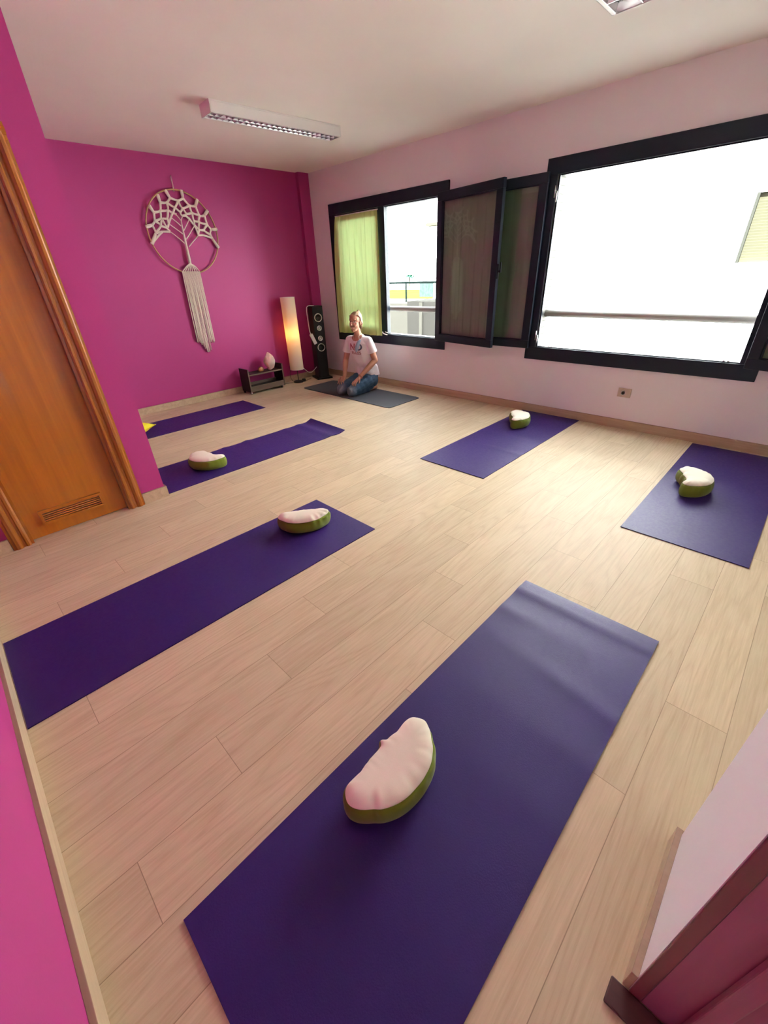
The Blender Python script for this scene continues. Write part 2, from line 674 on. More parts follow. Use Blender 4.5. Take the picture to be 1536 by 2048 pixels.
def board(name, segs):
    b = MB()
    for x0, x1, y0, y1 in segs:
        b.box(x0, x1, y0, y1, 0, BH-.002)
        b.box(x0, x1, y0, y1, BH-.002, BH, 1)
    struct(name, b, ['skirt', 'skirt_top'], bevel=.0012)


board('baseboard_right', [(XW-BT, XW, YS, 5.715)])
board('baseboard_back', [(XL, 4.295, YB-BT, YB), (4.295-BT, 4.295, 5.715, YB-BT), (4.295-BT, XW-BT, 5.715-BT, 5.715)])
board('baseboard_left', [(XL, XL+BT, YE, YD)])
board('baseboard_door', [(.662, .828+BT, YD-BT, YD), (.828, .828+BT, YD, YD+.12), (XL+BT, -.136, YD-BT, YD)])
board('baseboard_entry', [(.545, XE+BT, YE, YE+BT), (XE, XE+BT, YS, YE)])


# ------------------------------------------------------------------ doors
d1 = struct_empty('door_1', (.26, YD, 0))
O = d1.location.copy()
MB().box(DX0+.012, DX1-.012, YD+.038, YD+.078, .006, DH-.012).build('door_leaf', 'door_wood', d1, O)


def casing_profile(x_in, sgn):
    # across the architrave from the door side outwards: (x, how far it stands out)
    pr = [(0, 0), (0, .012), (.010, .018), (.022, .018), (.028, .011), (.040, .011), (.046, .020), (.060, .026), (.074, .024), (.082, .016), (.094, .016), (.097, 0)]
    return [(x_in+sgn*a, YD-b) for a, b in pr]


cs = MB()
for xin, sg in ((.566, 1), (-.039, -1)):
    pr = casing_profile(xin, sg)
    cs.loft([[Vector((x, y, z)) for x, y in pr] for z in (0, DH+.09)])
pr = [(DH-.005+a, b) for a, b in [(0, 0), (0, .012), (.010, .018), (.022, .018), (.028, .011), (.040, .011), (.046, .020), (.060, .026), (.074, .024), (.082, .016), (.094, .016), (.097, 0)]]
cs.loft([[Vector((x, YD-b-.0005, z)) for z, b in pr] for x in (-.134, .661)])
cs.build('architrave', 'door_trim', d1, O)
jb = MB()
jb.box(DX1-.012, DX1+.006, YD-.004, YD+.12, 0, DH)
jb.box(DX0-.006, DX0+.012, YD-.004, YD+.12, 0, DH)
jb.box(DX0, DX1, YD-.004, YD+.12, DH-.012, DH)
jb.build('door_lining', 'door_trim', d1, O)
vf = MB()
VX0, VX1, VZ0, VZ1, VY = .062, .428, .082, .182, YD+.038
for a in ((VX0, VX1, VZ0, VZ0+.016), (VX0, VX1, VZ1-.014, VZ1), (VX0, VX0+.016, VZ0+.016, VZ1-.014), (VX1-.016, VX1, VZ0+.016, VZ1-.014)):
    vf.box(a[0], a[1], VY-.018, VY, a[2], a[3])
vg = vf.build('vent_grille', 'door_wood', d1, O, bevel=.002)
MB().box(VX0+.016, VX1-.016, VY-.0015, VY-.0002, VZ0+.016, VZ1-.014).build('vent_dark_plate', 'black_matte', vg, O)  # black plate on the leaf stands in for the shade between slats
vs_ = MB()
for i in range(5):
    z = VZ0+.0225+i*.0138
    vs_.obox((.245, VY-.0085, z), (.167, 0, 0), (0, .0050, -.0035), (0, .0016, .0028))
vs_.build('vent_slats', 'door_wood', vg, O)

d2 = struct_empty('door_2', (.56, YE, 0))
O = d2.location.copy()
jb = MB()
jb.box(.5435, EX0, YE-.30, YE-.026, 0, 2.1)
jb.build('door_lining', 'jamb', d2, O)
jb = MB()
jb.box(.541, EX0, YE-.025, YE-.001, 0, 2.1)
jb.build('edge_strip', 'jamb_edge', d2, O, bevel=.002)
jb = MB()
jb.box(.526, .5435, YE-.115, YE-.085, 0, 2.1)
jb.build('door_stop', 'jamb', d2, O, bevel=.003)
jb = MB()
jb.box(.486, .5405, YE-.20, YE+.036, 0, .008)
jb.build('threshold', 'jamb_dark', d2, O, bevel=.003)
jb = MB()
jb.box(XL, .541, YE-.12, YE+.014, 2.06, 2.1)
jb.box(XL, XL+.03, YE-.12, YE+.012, 0, 2.06)
jb.build('door_head', 'jamb', d2, O)

# ------------------------------------------------------------------ windows
ZV = Vector((0, 0, 1))


def frame_rect(b, x0, x1, y0, y1, z0, z1, wl, wr, wb, wt):
    """four members of a rectangular frame; y0<y1, wl at y1 side, wr at y0 side"""
    b.box(x0, x1, y0, y1, z0, z0+wb)
    b.box(x0, x1, y0, y1, z1-wt, z1)
    b.box(x0, x1, y0, y0+wr, z0+wb, z1-wt)
    b.box(x0, x1, y1-wl, y1, z0+wb, z1-wt)


def sash(parent, org, hinge, d, width, z0, z1, st=.078, th=.040, handle=None):
    """one opened casement leaf: frame with its glass pane and handle; d runs from the hinge to the free edge"""
    h = Vector((hinge[0], hinge[1], 0))
    d = Vector((d[0], d[1], 0)).normalized()
    n = Vector((-d.y, d.x, 0))
    if n.x > 0:
        n = -n                          # n looks into the room
    b = MB()

    def mem(u0, u1, za, zb, t=th, off=0):
        b.obox(h+d*(u0+u1)/2+ZV*(za+zb)/2+n*off, d*(u1-u0)/2, n*t/2, ZV*(zb-za)/2)
    mem(0, width, z0, z0+st)
    mem(0, width, z1-st, z1)
    mem(0, st, z0+st, z1-st)
    mem(width-st, width, z0+st, z1-st)
    # inner beads
    for u0, u1, za, zb in ((st, width-st, z0+st, z0+st+.010), (st, width-st, z1-st-.010, z1-st), (st, st+.010, z0+st, z1-st), (width-st-.010, width-st, z0+st, z1-st)):
        mem(u0, u1, za, zb, th*.6)
    o = b.build('sash', 'alu', parent, org, bevel=.004)
    g = MB()
    g.obox(h+d*width/2+ZV*(z0+z1)/2, d*(width/2-st), n*.002, ZV*((z1-z0)/2-st))
    g.build('glass_pane', 'glass', o, org)
    if handle:
        k = MB()
        c = h+d*(width+.004)+ZV*handle
        k.obox(c, d*.006, n*.010, ZV*.065)
        k.obox(c+d*.018, d*.014, n*.007, ZV*.010)
        k.obox(c+d*.030+ZV*.035, d*.006, n*.007, ZV*.045)
        k.build('handle', 'black', o, org, bevel=.002)
    return h, d, n


def curtain(label, h, d, n, u0a, u1a, u0b, u1b, z0, z1, off, mtl, amp=.007, folds=9, seed=0, group='window curtains', rod=True, wob=0):
    """gathered cloth hanging flat along d; a = top edge, b = bottom edge"""
    rr = random.Random(seed)
    NU, NZ = 110, 46
    ph = [rr.uniform(0, 6.28) for _ in range(5)]
    vs, fs = [], []
    for j in range(NZ+1):
        t = j/NZ
        z = z1+(z0-z1)*t
        a = u0a+(u0b-u0a)*t**.7-wob*sin(pi*t**.8)
        c = u1a+(u1b-u1a)*t**.7
        for i in range(NU+1):
            s_ = i/NU
            f = sin(2*pi*folds*s_+ph[0]+.6*sin(3*t+ph[1]))*.55+.3*sin(2*pi*folds*1.7*s_+ph[2]-t)+.35*sin(2*pi*folds*.43*s_+ph[3]+1.2*t)
            f *= (.55+.45*t)
            zz = z+(.004*sin(9*s_+ph[4]) if j == NZ else 0)
            p = h+d*(a+(c-a)*s_)+n*(off+amp*f)+ZV*zz
            vs.append(p)
    for j in range(NZ):
        for i in range(NU):
            a = j*(NU+1)+i
            fs.append((a, a+1, a+NU+2, a+NU+1))
    org = h+d*(u0b+u1b)/2+n*off+ZV*z0
    t = thing('curtain', label, 'curtain', org, 0, group)
    MB().add(vs, fs).build('cloth', mtl, t, org, smooth=True)
    if rod:
        b = MB()
        b.tube([h+d*(u0a-.004)+n*(off-.001)+ZV*(z1+.004), h+d*(u1a+.004)+n*(off-.001)+ZV*(z1+.004)], .006, 10)
        b.build('curtain_rod', 'white_metal', t, org, smooth=True)
    return t


# far window: frame, closed leaf on the left behind the lime curtain, opened leaf folded to the right
w1 = struct_empty('window_1', (XW, 4.3, ZS))
O = w1.location.copy()
b = MB()
frame_rect(b, XW-.020, XW, 3.322, 5.333, .562, 2.247, .125, .10, .125, .120)
b.box(XW-.018, XW+.045, 4.290, 4.392, ZS, ZH)
frame_rect(b, XW, XW+.045, WL[0], WL[1], ZS-.004, ZH+.004, .025, .035, .014, .014)
b.build('window_frame', 'alu', w1, O, bevel=.003)
b = MB()
frame_rect(b, XW-.014, XW+.026, 4.392, 5.215, ZS+.006, ZH-.006, .075, .05, .075, .075)
cs_ = b.build('fixed_sash', 'alu', w1, O, bevel=.003)
MB().box(XW+.004, XW+.008, 4.44, 5.142, ZS+.08, ZH-.08).build('glass_pane', 'glass', cs_, O)
b = MB()
b.tube([(XW-.03, 4.375, .715), (XW-.05, 4.36, .712), (XW-.055, 4.33, .700), (XW-.045, 4.31, .690), (XW-.03, 4.285, .684)], .007, 8)
b.tube([(XW-.03, 4.32, .72), (XW-.04, 4.30, .716), (XW-.03, 4.275, .712)], .005, 8)
b.build('latch', 'white_plastic', w1, O, smooth=True)
S1D = (-.150, -.86)
h1, d1v, n1 = sash(w1, O, (4.418, 3.432), S1D, .902, .670, 2.147, handle=1.395)
curtain('lime green see-through curtain glowing on the closed far window behind the kneeling person', Vector((XW-.045, 5.20, 0)), Vector((0, -1, 0)), Vector((-1, 0, 0)), .03, .825, -.075, .838, .668, 2.095, 0, 'lime', .013, 8, 3, wob=.03)
curtain('taupe curtain behind the glass of the opened leaf that mirrors the wall hanging', h1, d1v, n1, .06, .845, .06, .845, .73, 2.085, -.030, 'taupe', .013, 7, 5)

# near window: two leaves, both opened
w2 = struct_empty('window_2', (XW, 1.25, ZS))
O = w2.location.copy()
b = MB()
frame_rect(b, XW-.020, XW, .258, 2.238, .562, 2.245, .108, .102, .125, .120)
frame_rect(b, XW, XW+.028, WB[0], WB[1], ZS-.004, ZH+.004, .012, .035, .014, .014)
b.box(XW-.010, XW+.014, 2.110, 2.118, ZS, ZH)
b.build('window_frame', 'alu', w2, O, bevel=.003)
b = MB()
for z in (.80, 2.0):
    b.tube([(XW-.024, 2.135, z-.045), (XW-.024, 2.135, z+.045)], .007, 10)
    b.tube([(XW-.024, 2.118, z-.075), (XW-.024, 2.118, z+.005)], .006, 10)
b.build('hinge', 'steel', w2, O, smooth=True)
h2, d2v, n2 = sash(w2, O, (4.424, 2.195), (-.004, 1), .872, .672, 2.150, th=.034)
curtain('sage and taupe curtain behind the glass of the leaf beside the big window', h2, d2v, n2, .075, .80, .075, .80, .735, 2.085, -.024, 'sage', .008, 6, 9)
h3, d3v, n3 = sash(w2, O, (4.418, .352), (-.20, -.95), .872, .664, 2.152)
curtain('sage curtain behind the opened leaf at the picture edge right of the big window', h3, d3v, n3, .06, .815, .06, .815, .725, 2.085, -.026, 'sage', .006, 6, 13)
b = MB()
for y in (1.96, 1.99, .47, .50):
    b.box(XW-.004, XW+.02, y-.008, y+.008, ZS+.010, ZS+.018)
b.build('drain_cap', 'white_plastic', w2, O)

struct('trim_1', MB().box(XW+.028, XO, 2.118, 2.130, ZS, ZH).box(XW+.045, XO, WL[0], WL[0]+.006, ZS, ZH), 'brick')

for y0, y1, lb in ((WB[0], WB[1]-.012, 'grey guard rail across the big near window opening'), (WL[0]+.006, WL[1], 'grey guard rail across the far window by the lime curtain')):
    o = MB().tube([(4.57, y0, 1.000), (4.57, y1, 1.000)], .033, 20).build('guard_rail', 'rail', None, (4.57, (y0+y1)/2, 1.005), smooth=True)
    tag(o, lb, 'rail', 'guard rails outside the windows')

# ------------------------------------------------------------------ outside
struct('upper_sun_block', MB().box(-.75, XW+.14, -12, 14, ZC+.12, 6.1), 'facade')  # unseen block above the room, added to keep sun off the annex
struct('ground', MB().box(4.8, 200, -120, 200, -3.4, -3.2), 'earth')
nb = thing('neighbouring_building', 'white rendered building across the street with a half shuttered window', 'building', (14, 1, -3.2))
O = nb.location.copy()
b = MB()
b.box(13.30, 20, -12, 9.7, -3.2, 8.5)
b.box(13.30, 20, 9.7, 10.25, -3.2, 2.72)
b.box(13.0, 13.30, 1.86, 10.25, -3.2, 2.72)
b.box(13.0, 13.30, 1.86, 9.7, 2.72, 8.5)  # storeys above the eave are added to bounce sun deep into the room
b.box(13.0, 13.30, -12, -.2, -3.2, 8.5)
b.box(13.0, 13.30, -.2, 1.86, -3.2, 1.30)
b.box(13.0, 13.30, -.2, 1.86, 2.54, 8.5)
b.build('wall', 'facade', nb, O)
b = MB()
for i in range(25):
    z = 1.29+i*.0515
    b.obox((13.10, .83, z+.024), (0, 1.03, 0), (.012, 0, .012), (-.004, 0, .022))
b.build('shutter', 'shutter', nb, O)
MB().box(12.985, 13.06, 1.82, 1.875, 1.30, 2.54).build('window_surround', 'louvre_dark', nb, O)
b = MB()
b.box(12.75, 13.0, 9.95, 10.42, 2.66, 2.74)
b.build('eave', 'eave', nb, O)

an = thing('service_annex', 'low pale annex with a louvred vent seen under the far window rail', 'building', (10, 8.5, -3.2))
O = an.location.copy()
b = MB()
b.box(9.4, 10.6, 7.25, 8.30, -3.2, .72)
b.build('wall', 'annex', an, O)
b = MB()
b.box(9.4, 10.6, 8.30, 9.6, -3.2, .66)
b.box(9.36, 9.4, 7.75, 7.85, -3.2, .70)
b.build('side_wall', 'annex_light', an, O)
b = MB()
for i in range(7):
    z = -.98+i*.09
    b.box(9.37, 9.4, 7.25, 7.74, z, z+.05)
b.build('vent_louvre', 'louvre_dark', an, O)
fe = thing('roof_railing', 'thin green grey pipe railing in front of the sports court', 'railing', (9.5, 8.2, .7))
O = fe.location.copy()
b = MB()
b.tube([(9.5, 7.1, 1.155), (9.5, 9.6, 1.155)], .024, 8)
b.build('rail', 'fence_green', fe, O)
for y in (8.42, 9.7):
    MB().tube([(9.5, y, .70), (9.5, y, 1.155)], .022, 8).build('post', 'fence_green', fe, O)
o = MB().tube([(9.2, 7.05, -3.2), (9.2, 7.05, 1.62)], .035, 10).build('pole', 'fence_green', None, (9.2, 7.05, -3.2), smooth=True)
tag(o, 'grey vertical pole right of the railing outside the far window', 'pole')
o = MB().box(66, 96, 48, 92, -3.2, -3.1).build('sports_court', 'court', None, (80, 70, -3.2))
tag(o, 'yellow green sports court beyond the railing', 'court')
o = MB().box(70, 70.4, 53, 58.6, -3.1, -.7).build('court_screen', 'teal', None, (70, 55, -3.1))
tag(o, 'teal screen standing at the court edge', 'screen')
o = MB().box(199, 900, -300, 900, -3.6, -3.5).build('sea', 'sea', None, (400, 200, -3.6))
tag(o, 'pale sea on the horizon outside the far window', 'sea')
o['kind'] = 'structure'
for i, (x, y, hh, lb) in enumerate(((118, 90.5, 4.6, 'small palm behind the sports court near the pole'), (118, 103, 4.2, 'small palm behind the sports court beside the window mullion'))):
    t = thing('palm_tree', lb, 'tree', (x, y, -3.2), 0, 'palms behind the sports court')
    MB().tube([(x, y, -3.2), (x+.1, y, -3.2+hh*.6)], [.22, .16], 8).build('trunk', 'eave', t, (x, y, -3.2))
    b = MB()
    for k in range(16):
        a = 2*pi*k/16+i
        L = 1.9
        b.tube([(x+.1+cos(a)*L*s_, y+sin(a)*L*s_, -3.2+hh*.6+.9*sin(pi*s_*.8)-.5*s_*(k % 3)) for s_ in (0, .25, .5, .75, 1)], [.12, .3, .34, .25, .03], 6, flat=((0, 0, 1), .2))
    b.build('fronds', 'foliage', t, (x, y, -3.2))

# ------------------------------------------------------------------ yoga mats


def yoga_mat(label, x0, x1, y0, y1, mtl, fn=None, th=.005, round_=0.0, cat='yoga mat', group='purple yoga mats'):
    NX, NY = 80, 26
    cx, cy = (x0+x1)/2, (y0+y1)/2
    top, bot = [], []
    for j in range(NY+1):
        for i in range(NX+1):
            u, v = i/NX, j/NY
            x, y = x0+(x1-x0)*u, y0+(y1-y0)*v
            if round_:
                # pull the corners in along a small radius
                dx = min(x-x0, x1-x)
                dy = min(y-y0, y1-y)
                if dx < round_ and dy < round_:
                    q = Vector((round_-dx, round_-dy))
                    mx_ = max(q.x, q.y)
                    if q.length > 1e-9:
                        q = q/q.length*mx_
                    sx_ = 1 if x < cx else -1
                    sy_ = 1 if y < cy else -1
                    x = (x0 if sx_ > 0 else x1)+sx_*(round_-q.x)
                    y = (y0 if sy_ > 0 else y1)+sy_*(round_-q.y)
            z = fn(u, v) if fn else 0
            top.append((x, y, z+th+.0006))
            bot.append((x, y, z+.0006))
    N = (NX+1)*(NY+1)
    fs = []
    for j in range(NY):
        for i in range(NX):
            a = j*(NX+1)+i
            fs.append((a, a+1, a+NX+2, a+NX+1))
            fs.append((N+a, N+a+NX+1, N+a+NX+2, N+a+1))
    edge = [i for i in range(NX+1)]+[j*(NX+1)+NX for j in range(1, NY+1)]+[NY*(NX+1)+i for i in range(NX-1, -1, -1)]+[j*(NX+1) for j in range(NY-1, 0, -1)]
    for a, c in zip(edge, edge[1:]+edge[:1]):
        fs.append((c, a, N+a, N+c))
    o = MB().add(top+bot, fs).build('yoga_mat', mtl, None, (cx, cy, 0), smooth=True, angle=40)
    return tag(o, label, cat, group)


def g(x, s_):
    return math.exp(-(x/s_)**2)


def wave_near(u, v):
    return .0075*g(u-.955, .018)*(.6+.4*v)+.0035*g(u-.985, .01)+.0055*g(u-.72-.05*v, .025)*(1-v)**1.2+.004*g(u-.86, .02)*(v**2)+.003*g(u-.60, .03)*(1-v)+.0025*g(u-.47, .03)*(1-v)


def wave_curl(u, v):
    return .030*max(0, (u-.945)/.055)**1.6*(.55+.45*v)+.007*g(u-.90, .025)+.004*g(u-.80, .03)*v+.009*g(u-.55, .02)*v**3+.006*g(u-.42, .02)*v**3


def wave_small(u, v):
    return .0035*g(u-.33, .02)*(1-v)+.002*g(u-.52, .03)


yoga_mat('purple yoga mat closest to the camera, under the biggest looking cushion', -.117, 1.706, .070, .692, 'purple', wave_near)
yoga_mat('purple yoga mat with its short end touching the left skirting board', -.302, 1.541, 1.658, 2.272, 'purple')
yoga_mat('purple yoga mat with its far end curled up, running behind the door wall corner', .838, 2.678, 3.252, 3.836, 'purple', wave_curl)
yoga_mat('purple yoga mat nearest the magenta back wall, under the yellow cushion', .815, 2.655, 4.762, 5.326, 'purple')
yoga_mat('purple yoga mat under the window wall with a cushion between two windows', 2.618, 4.446, 1.532, 2.176, 'purple', wave_small)
yoga_mat('purple yoga mat at the right picture edge below the big window', 2.566, 4.405, -.130, .508, 'purple')
yoga_mat('charcoal yoga mat with rounded corners under the kneeling person', 3.57, 4.165, 3.465, 5.215, 'grey_mat', None, .006, .045, group='')

# ------------------------------------------------------------------ crescent cushions


def crescent(label, x, y, rot, bend=1.35, half=.178, wid=.095, taper=0.0, hgt=.118, seed=1, tilt=0.0, knob=0):
    org = Vector((x, y, .006))
    t = thing('crescent_cushion', label, 'cushion', org, rot, 'green and white crescent cushions')
    rr = random.Random(seed)
    Rc = half/sin(bend*.5)*1.0 if bend > .2 else 5
    B = bend*.5
    Rc = half*.80/sin(B)
    N = 96
    K = N//2

    def spine(s_):
        # s_ -1..1
        return Vector((Rc*sin(B*s_), Rc*(1-cos(B*s_)), 0))

    def width(s_):
        return wid*(1+taper*s_)*(max(0, 1-abs(s_)**2.6))**.5

    pts, cen = [], []
    for i in range(N):
        a = 2*pi*i/N
        s_ = cos(a)
        s_ = math.copysign(abs(s_)**.9, s_)
        side = -1 if a < pi else 1
        ss = s_*.94
        c = spine(ss)
        tan = Vector((cos(B*ss), sin(B*ss), 0))
        nrm = Vector((-tan.y, tan.x, 0))
        ang = a
        wv = wid*(1+taper*ss)
        # superellipse about the spine
        off = nrm*(-sin(ang))*wv*1.0
        p = spine(s_*.80)+Vector((0, 0, 0))
        tan2 = Vector((cos(B*s_*.8), sin(B*s_*.8), 0))
        nr2 = Vector((-tan2.y, tan2.x, 0))
        e = .72
        sy = -math.copysign(abs(sin(ang))**e, sin(ang))
        p = p+nr2*sy*wv+tan2*(math.copysign(max(0, abs(cos(ang))-.8)/.2, cos(ang)))*wv*.50
        pts.append(p)
        cen.append(spine(s_*.62))
    off0 = Vector((0, Rc*(1-cos(B))*.38, 0))
    pts = [p-off0 for p in pts]
    cen = [p-off0 for p in cen]
    wr_ = [rr.uniform(-1, 1) for _ in range(N)]
    wr2 = [(wr_[i-1]+2*wr_[i]+wr_[(i+1) % N])/4*(1 if i < N//2 else .22) for i in range(N)]

    def ring(kk, z, wamp=0.0, zamp=0.0):
        out = []
        for i in range(N):
            p = cen[i]+(pts[i]-cen[i])*(kk+wamp*wr2[i]+(nub[i] if kk > .6 and z > zt*.5 else 0))
            out.append(Vector((p.x, p.y, z+zamp*wr2[i]+tilt*p.x)))
        return out
    zt = hgt
    nub = [(.20*math.exp(-((i-(3*N//4+knob))/1.3)**2) if knob else 0) for i in range(N)]
    gb = MB()
    gb.loft([ring(.15, .0), ring(.72, .0), ring(.92, .006), ring(1.04, .026), ring(1.085, zt*.42, .03), ring(1.06, zt*.60, .09), ring(1.00, zt*.74, .15), ring(.945, zt*.80, .02)], True)
    gb.build('side_panel', 'green_cloth', t, smooth=True, subsurf=1)
    wb_ = MB()
    wb_.loft([ring(.915, zt*.785, .0), ring(.948, zt*.806, .02), ring(.925, zt*.835, .05, .006), ring(.84, zt*.90, .03, .009), ring(.70, zt*.955, 0, .006), ring(.50, zt*.985, 0, .003), ring(.28, zt*1.0), ring(.12, zt*1.003), ring(0, zt*1.003)], False)
    wb_.build('top_panel', 'white_cloth', t, smooth=True, subsurf=1, weld=.0006)
    return t


crescent('white topped green crescent cushion on the mat closest to the camera', .508, .530, radians(1), 1.35, .205, .088, .04, .116, 3, knob=4)
crescent('white topped green crescent cushion on the mat touching the left skirting board', 1.262, 2.030, radians(-36), 1.20, .190, .084, -.05, .106, 5)
crescent('white topped green crescent cushion on the mat with the curled end', 1.322, 3.510, radians(-64), 2.4, .172, .094, -.46, .112, 8)
crescent('white topped green crescent cushion on the mat under the window wall', 3.920, 1.962, radians(24), 2.0, .178, .092, .36, .118, 11)
crescent('white topped green crescent cushion on the mat at the right picture edge', 3.372, .318, radians(10), 2.45, .172, .090, .34, .118, 14)

# yellow cushion behind the corner
yc = thing('square_cushion', 'small yellow square cushion half hidden by the magenta wall corner', 'cushion', (1.135, 4.985, .0145), radians(38))
vs, fs = [], []
NN = 24
for sgn in (1, -1):
    for j in range(NN+1):
        for i in range(NN+1):
            u, v = i/NN*2-1, j/NN*2-1
            hgt = .062*((1-abs(u)**2.4)*(1-abs(v)**2.4))**.55
            pin = 1-.10*(1-abs(u)**2)*abs(v)**3
            pin2 = 1-.10*(1-abs(v)**2)*abs(u)**3
            vs.append((u*.185*pin2, v*.185*pin, .062+sgn*hgt+.004*sin(9*u+5*v)*hgt/.06))
P2 = (NN+1)**2
for k in (0, 1):
    for j in range(NN):
        for i in range(NN):
            a = k*P2+j*(NN+1)+i
            fs.append((a, a+1, a+NN+2, a+NN+1))
MB().add(vs, fs).build('cover', 'yellow_cloth', yc, smooth=True)
b = MB()
loop = [vs[i] for i in range(NN+1)]+[vs[j*(NN+1)+NN] for j in range(1, NN+1)]+[vs[NN*(NN+1)+i] for i in range(NN-1, -1, -1)]+[vs[j*(NN+1)] for j in range(NN-1, -1, -1)]
b.tube(loop, .004, 6)
b.build('piping', 'yellow_cloth', yc, smooth=True)

# ------------------------------------------------------------------ wall hanging
HOOKS=[[(-96,390),(-68,330)],[(-196,343),(-190,281)],[(-316,241),(-288,187)],[(-404,53),(-342,68)],[(-393,-102),(-330,-14)],[(83,400),(81,335)],[(245,327),(210,268)],[(343,226),(294,180)],[(413,48),(343,46)],[(390,-135),(334,-48)]]
BANDS=[[(-393,-102),(-327,-5),(-342,68)],[(-342,68),(-303,108),(-288,187)],[(-288,187),(-213,205),(-190,281)],[(-190,281),(-117,285),(-68,330)],[(-68,330),(15,310),(81,335)],[(81,335),(139,273),(210,268)],[(210,268),(237,181),(294,180)],[(294,180),(311,92),(343,46)],[(343,46),(326,-10),(390,-135)],[(-327,-5),(-250,66),(-303,108)],[(-303,108),(-229,136),(-213,205)],[(-213,205),(-127,217),(-117,285)],[(-117,285),(-40,247),(15,310)],[(15,310),(49,243),(139,273)],[(139,273),(153,204),(237,181)],[(237,181),(214,117),(311,92)],[(311,92),(255,35),(326,-10)],[(-250,66),(-216,128),(-156,139),(-127,217)],[(-127,217),(-77,194),(-40,247)],[(-40,247),(12,206),(49,243)],[(49,243),(84,192),(153,204)],[(153,204),(154,128),(214,117)],[(214,117),(193,43),(255,35)],[(-327,-5),(-251,10),(-162,12)],[(-250,66),(-194,46),(-162,12)],[(-216,128),(-192,68),(-177,51)],[(-156,139),(-155,88),(-177,51)],[(-77,194),(-111,147),(-155,88)],[(-77,194),(-39,178)],[(12,206),(18,172),(67,174)],[(84,192),(67,174),(102,140)],[(154,128),(143,87),(102,140)],[(143,87),(188,43),(193,43)],[(193,43),(172,-13),(229,-17),(334,-48),(390,-135)],[(172,-13),(143,87)],[(-393,-102),(-251,10)]]
BR=[[(-162,12),(-92,-40),(-20,-104)],[(-155,88),(-80,36),(-10,-15)],[(-111,147),(-60,107),(-17,69)],[(-49,182),(-25,152),(-3,118)],[(34,172),(2,127),(-7,65)],[(102,140),(53,84),(3,25)],[(146,78),(76,8),(6,-62)],[(172,-13),(93,-75),(19,-134)]]
TR=[(-2,123),(-7,65),(-8,-7),(-10,-80),(-12,-145),(-14,-201),(-15,-258),(-17,-304)]
CORD=[(-3,391),(1,451),(0,524)]
FAN=[[(-17,-304),(-68,-334),(-131,-388)],[(-17,-304),(-53,-334),(-101,-389)],[(-17,-304),(-37,-335),(-70,-390)],[(-17,-304),(-23,-335),(-41,-391)],[(-17,-304),(-7,-335),(-10,-392)],[(-17,-304),(9,-336),(22,-393)],[(-17,-304),(23,-336),(51,-393)],[(-17,-304),(38,-336),(80,-394)]]
FR=[[(-133,-395),(-152,-1182)],[(-120,-395),(-133,-1171)],[(-107,-396),(-118,-1193)],[(-94,-396),(-105,-1214)],[(-81,-397),(-88,-1199)],[(-68,-397),(-80,-1240)],[(-55,-397),(-73,-1276)],[(-42,-398),(-58,-1266)],[(-29,-398),(-54,-1301)],[(-16,-398),(-45,-1322)],[(-2,-399),(-26,-1311)],[(11,-399),(-2,-1297)],[(25,-400),(19,-1190)],[(38,-400),(31,-1205)],[(51,-400),(50,-1183)],[(65,-401),(59,-1201)],[(78,-401),(73,-1197)]]
HX, HZ, HY = 2.571, 1.920, 5.745
hang = thing('macrame_wall_hanging', 'cream macrame tree of life in a bamboo hoop hanging on the magenta wall', 'wall hanging', (HX, HY, HZ))
q = lambda p, dy=0: Vector((p[0]/1000, dy, p[1]/1000))
FLAT = ((0, 1, 0), .45)
b = MB()
b.tube([(.409*cos(a), 0, .409*sin(a)) for a in [2*pi*i/96 for i in range(97)]], .008, 10, caps=False)
b.build('hoop', 'bamboo', hang, smooth=True)
b = MB()
b.tube([q(p, .004) for p in CORD], .006, 8)
b.build('hanging_cord', 'cotton', hang, smooth=True)
b = MB()
b.tube([(0, .024, .53), (0, -.004, .53), (0, -.006, .537)], .003, 8)
b.build('nail', 'steel', hang)


def dense(pts, n=6):
    out = []
    P = [pts[0]]+list(pts)+[pts[-1]]
    for i in range(1, len(P)-2):
        p0, p1, p2, p3 = [Vector(v) for v in P[i-1:i+3]]
        for k in range(n):
            t = k/n
            out.append(.5*((2*p1)+(p2-p0)*t+(2*p0-5*p1+4*p2-p3)*t*t+(3*p1-p0-3*p2+p3)*t**3))
    out.append(Vector(P[-2]))
    return out


for hk in HOOKS:
    b = MB()
    p0, p1 = q(hk[0]), q(hk[1])
    e = (p0-p1).normalized()
    b.tube([p0+e*.012, p0, p0-(p0-p1)*.25, p1], [.017, .020, .019, .015], 8, flat=((0, 1, 0), .55))
    b.build('hoop_knot', 'cotton', hang, smooth=True)
b = MB()
for bd in BANDS:
    pts = dense([q(p, -.001) for p in bd])
    b.tube(pts, [.0150-.0045*sin(pi*i/(len(pts)-1)) for i in range(len(pts))], 8, flat=FLAT)
b.build('knotted_net', 'cotton', hang, smooth=True)
for br in BR:
    b = MB()
    b.tube(dense([q(p, -.003) for p in br]), [.0055]*(6*(len(br)-1)+1), 8)
    b.build('branch', 'cotton', hang, smooth=True)
b = MB()
tp = dense([q(p, -.004) for p in TR])
b.tube(tp, [.006+.012*min(1, i/(len(tp)*.75)) for i in range(len(tp))], 10)
b.build('trunk', 'cotton', hang, smooth=True)
b = MB()
for i, fn_ in enumerate(FAN):
    b.tube(dense([q(p, -.006) for p in fn_]), .006, 6)
b.build('root_strands', 'cotton', hang, smooth=True)
b = MB()
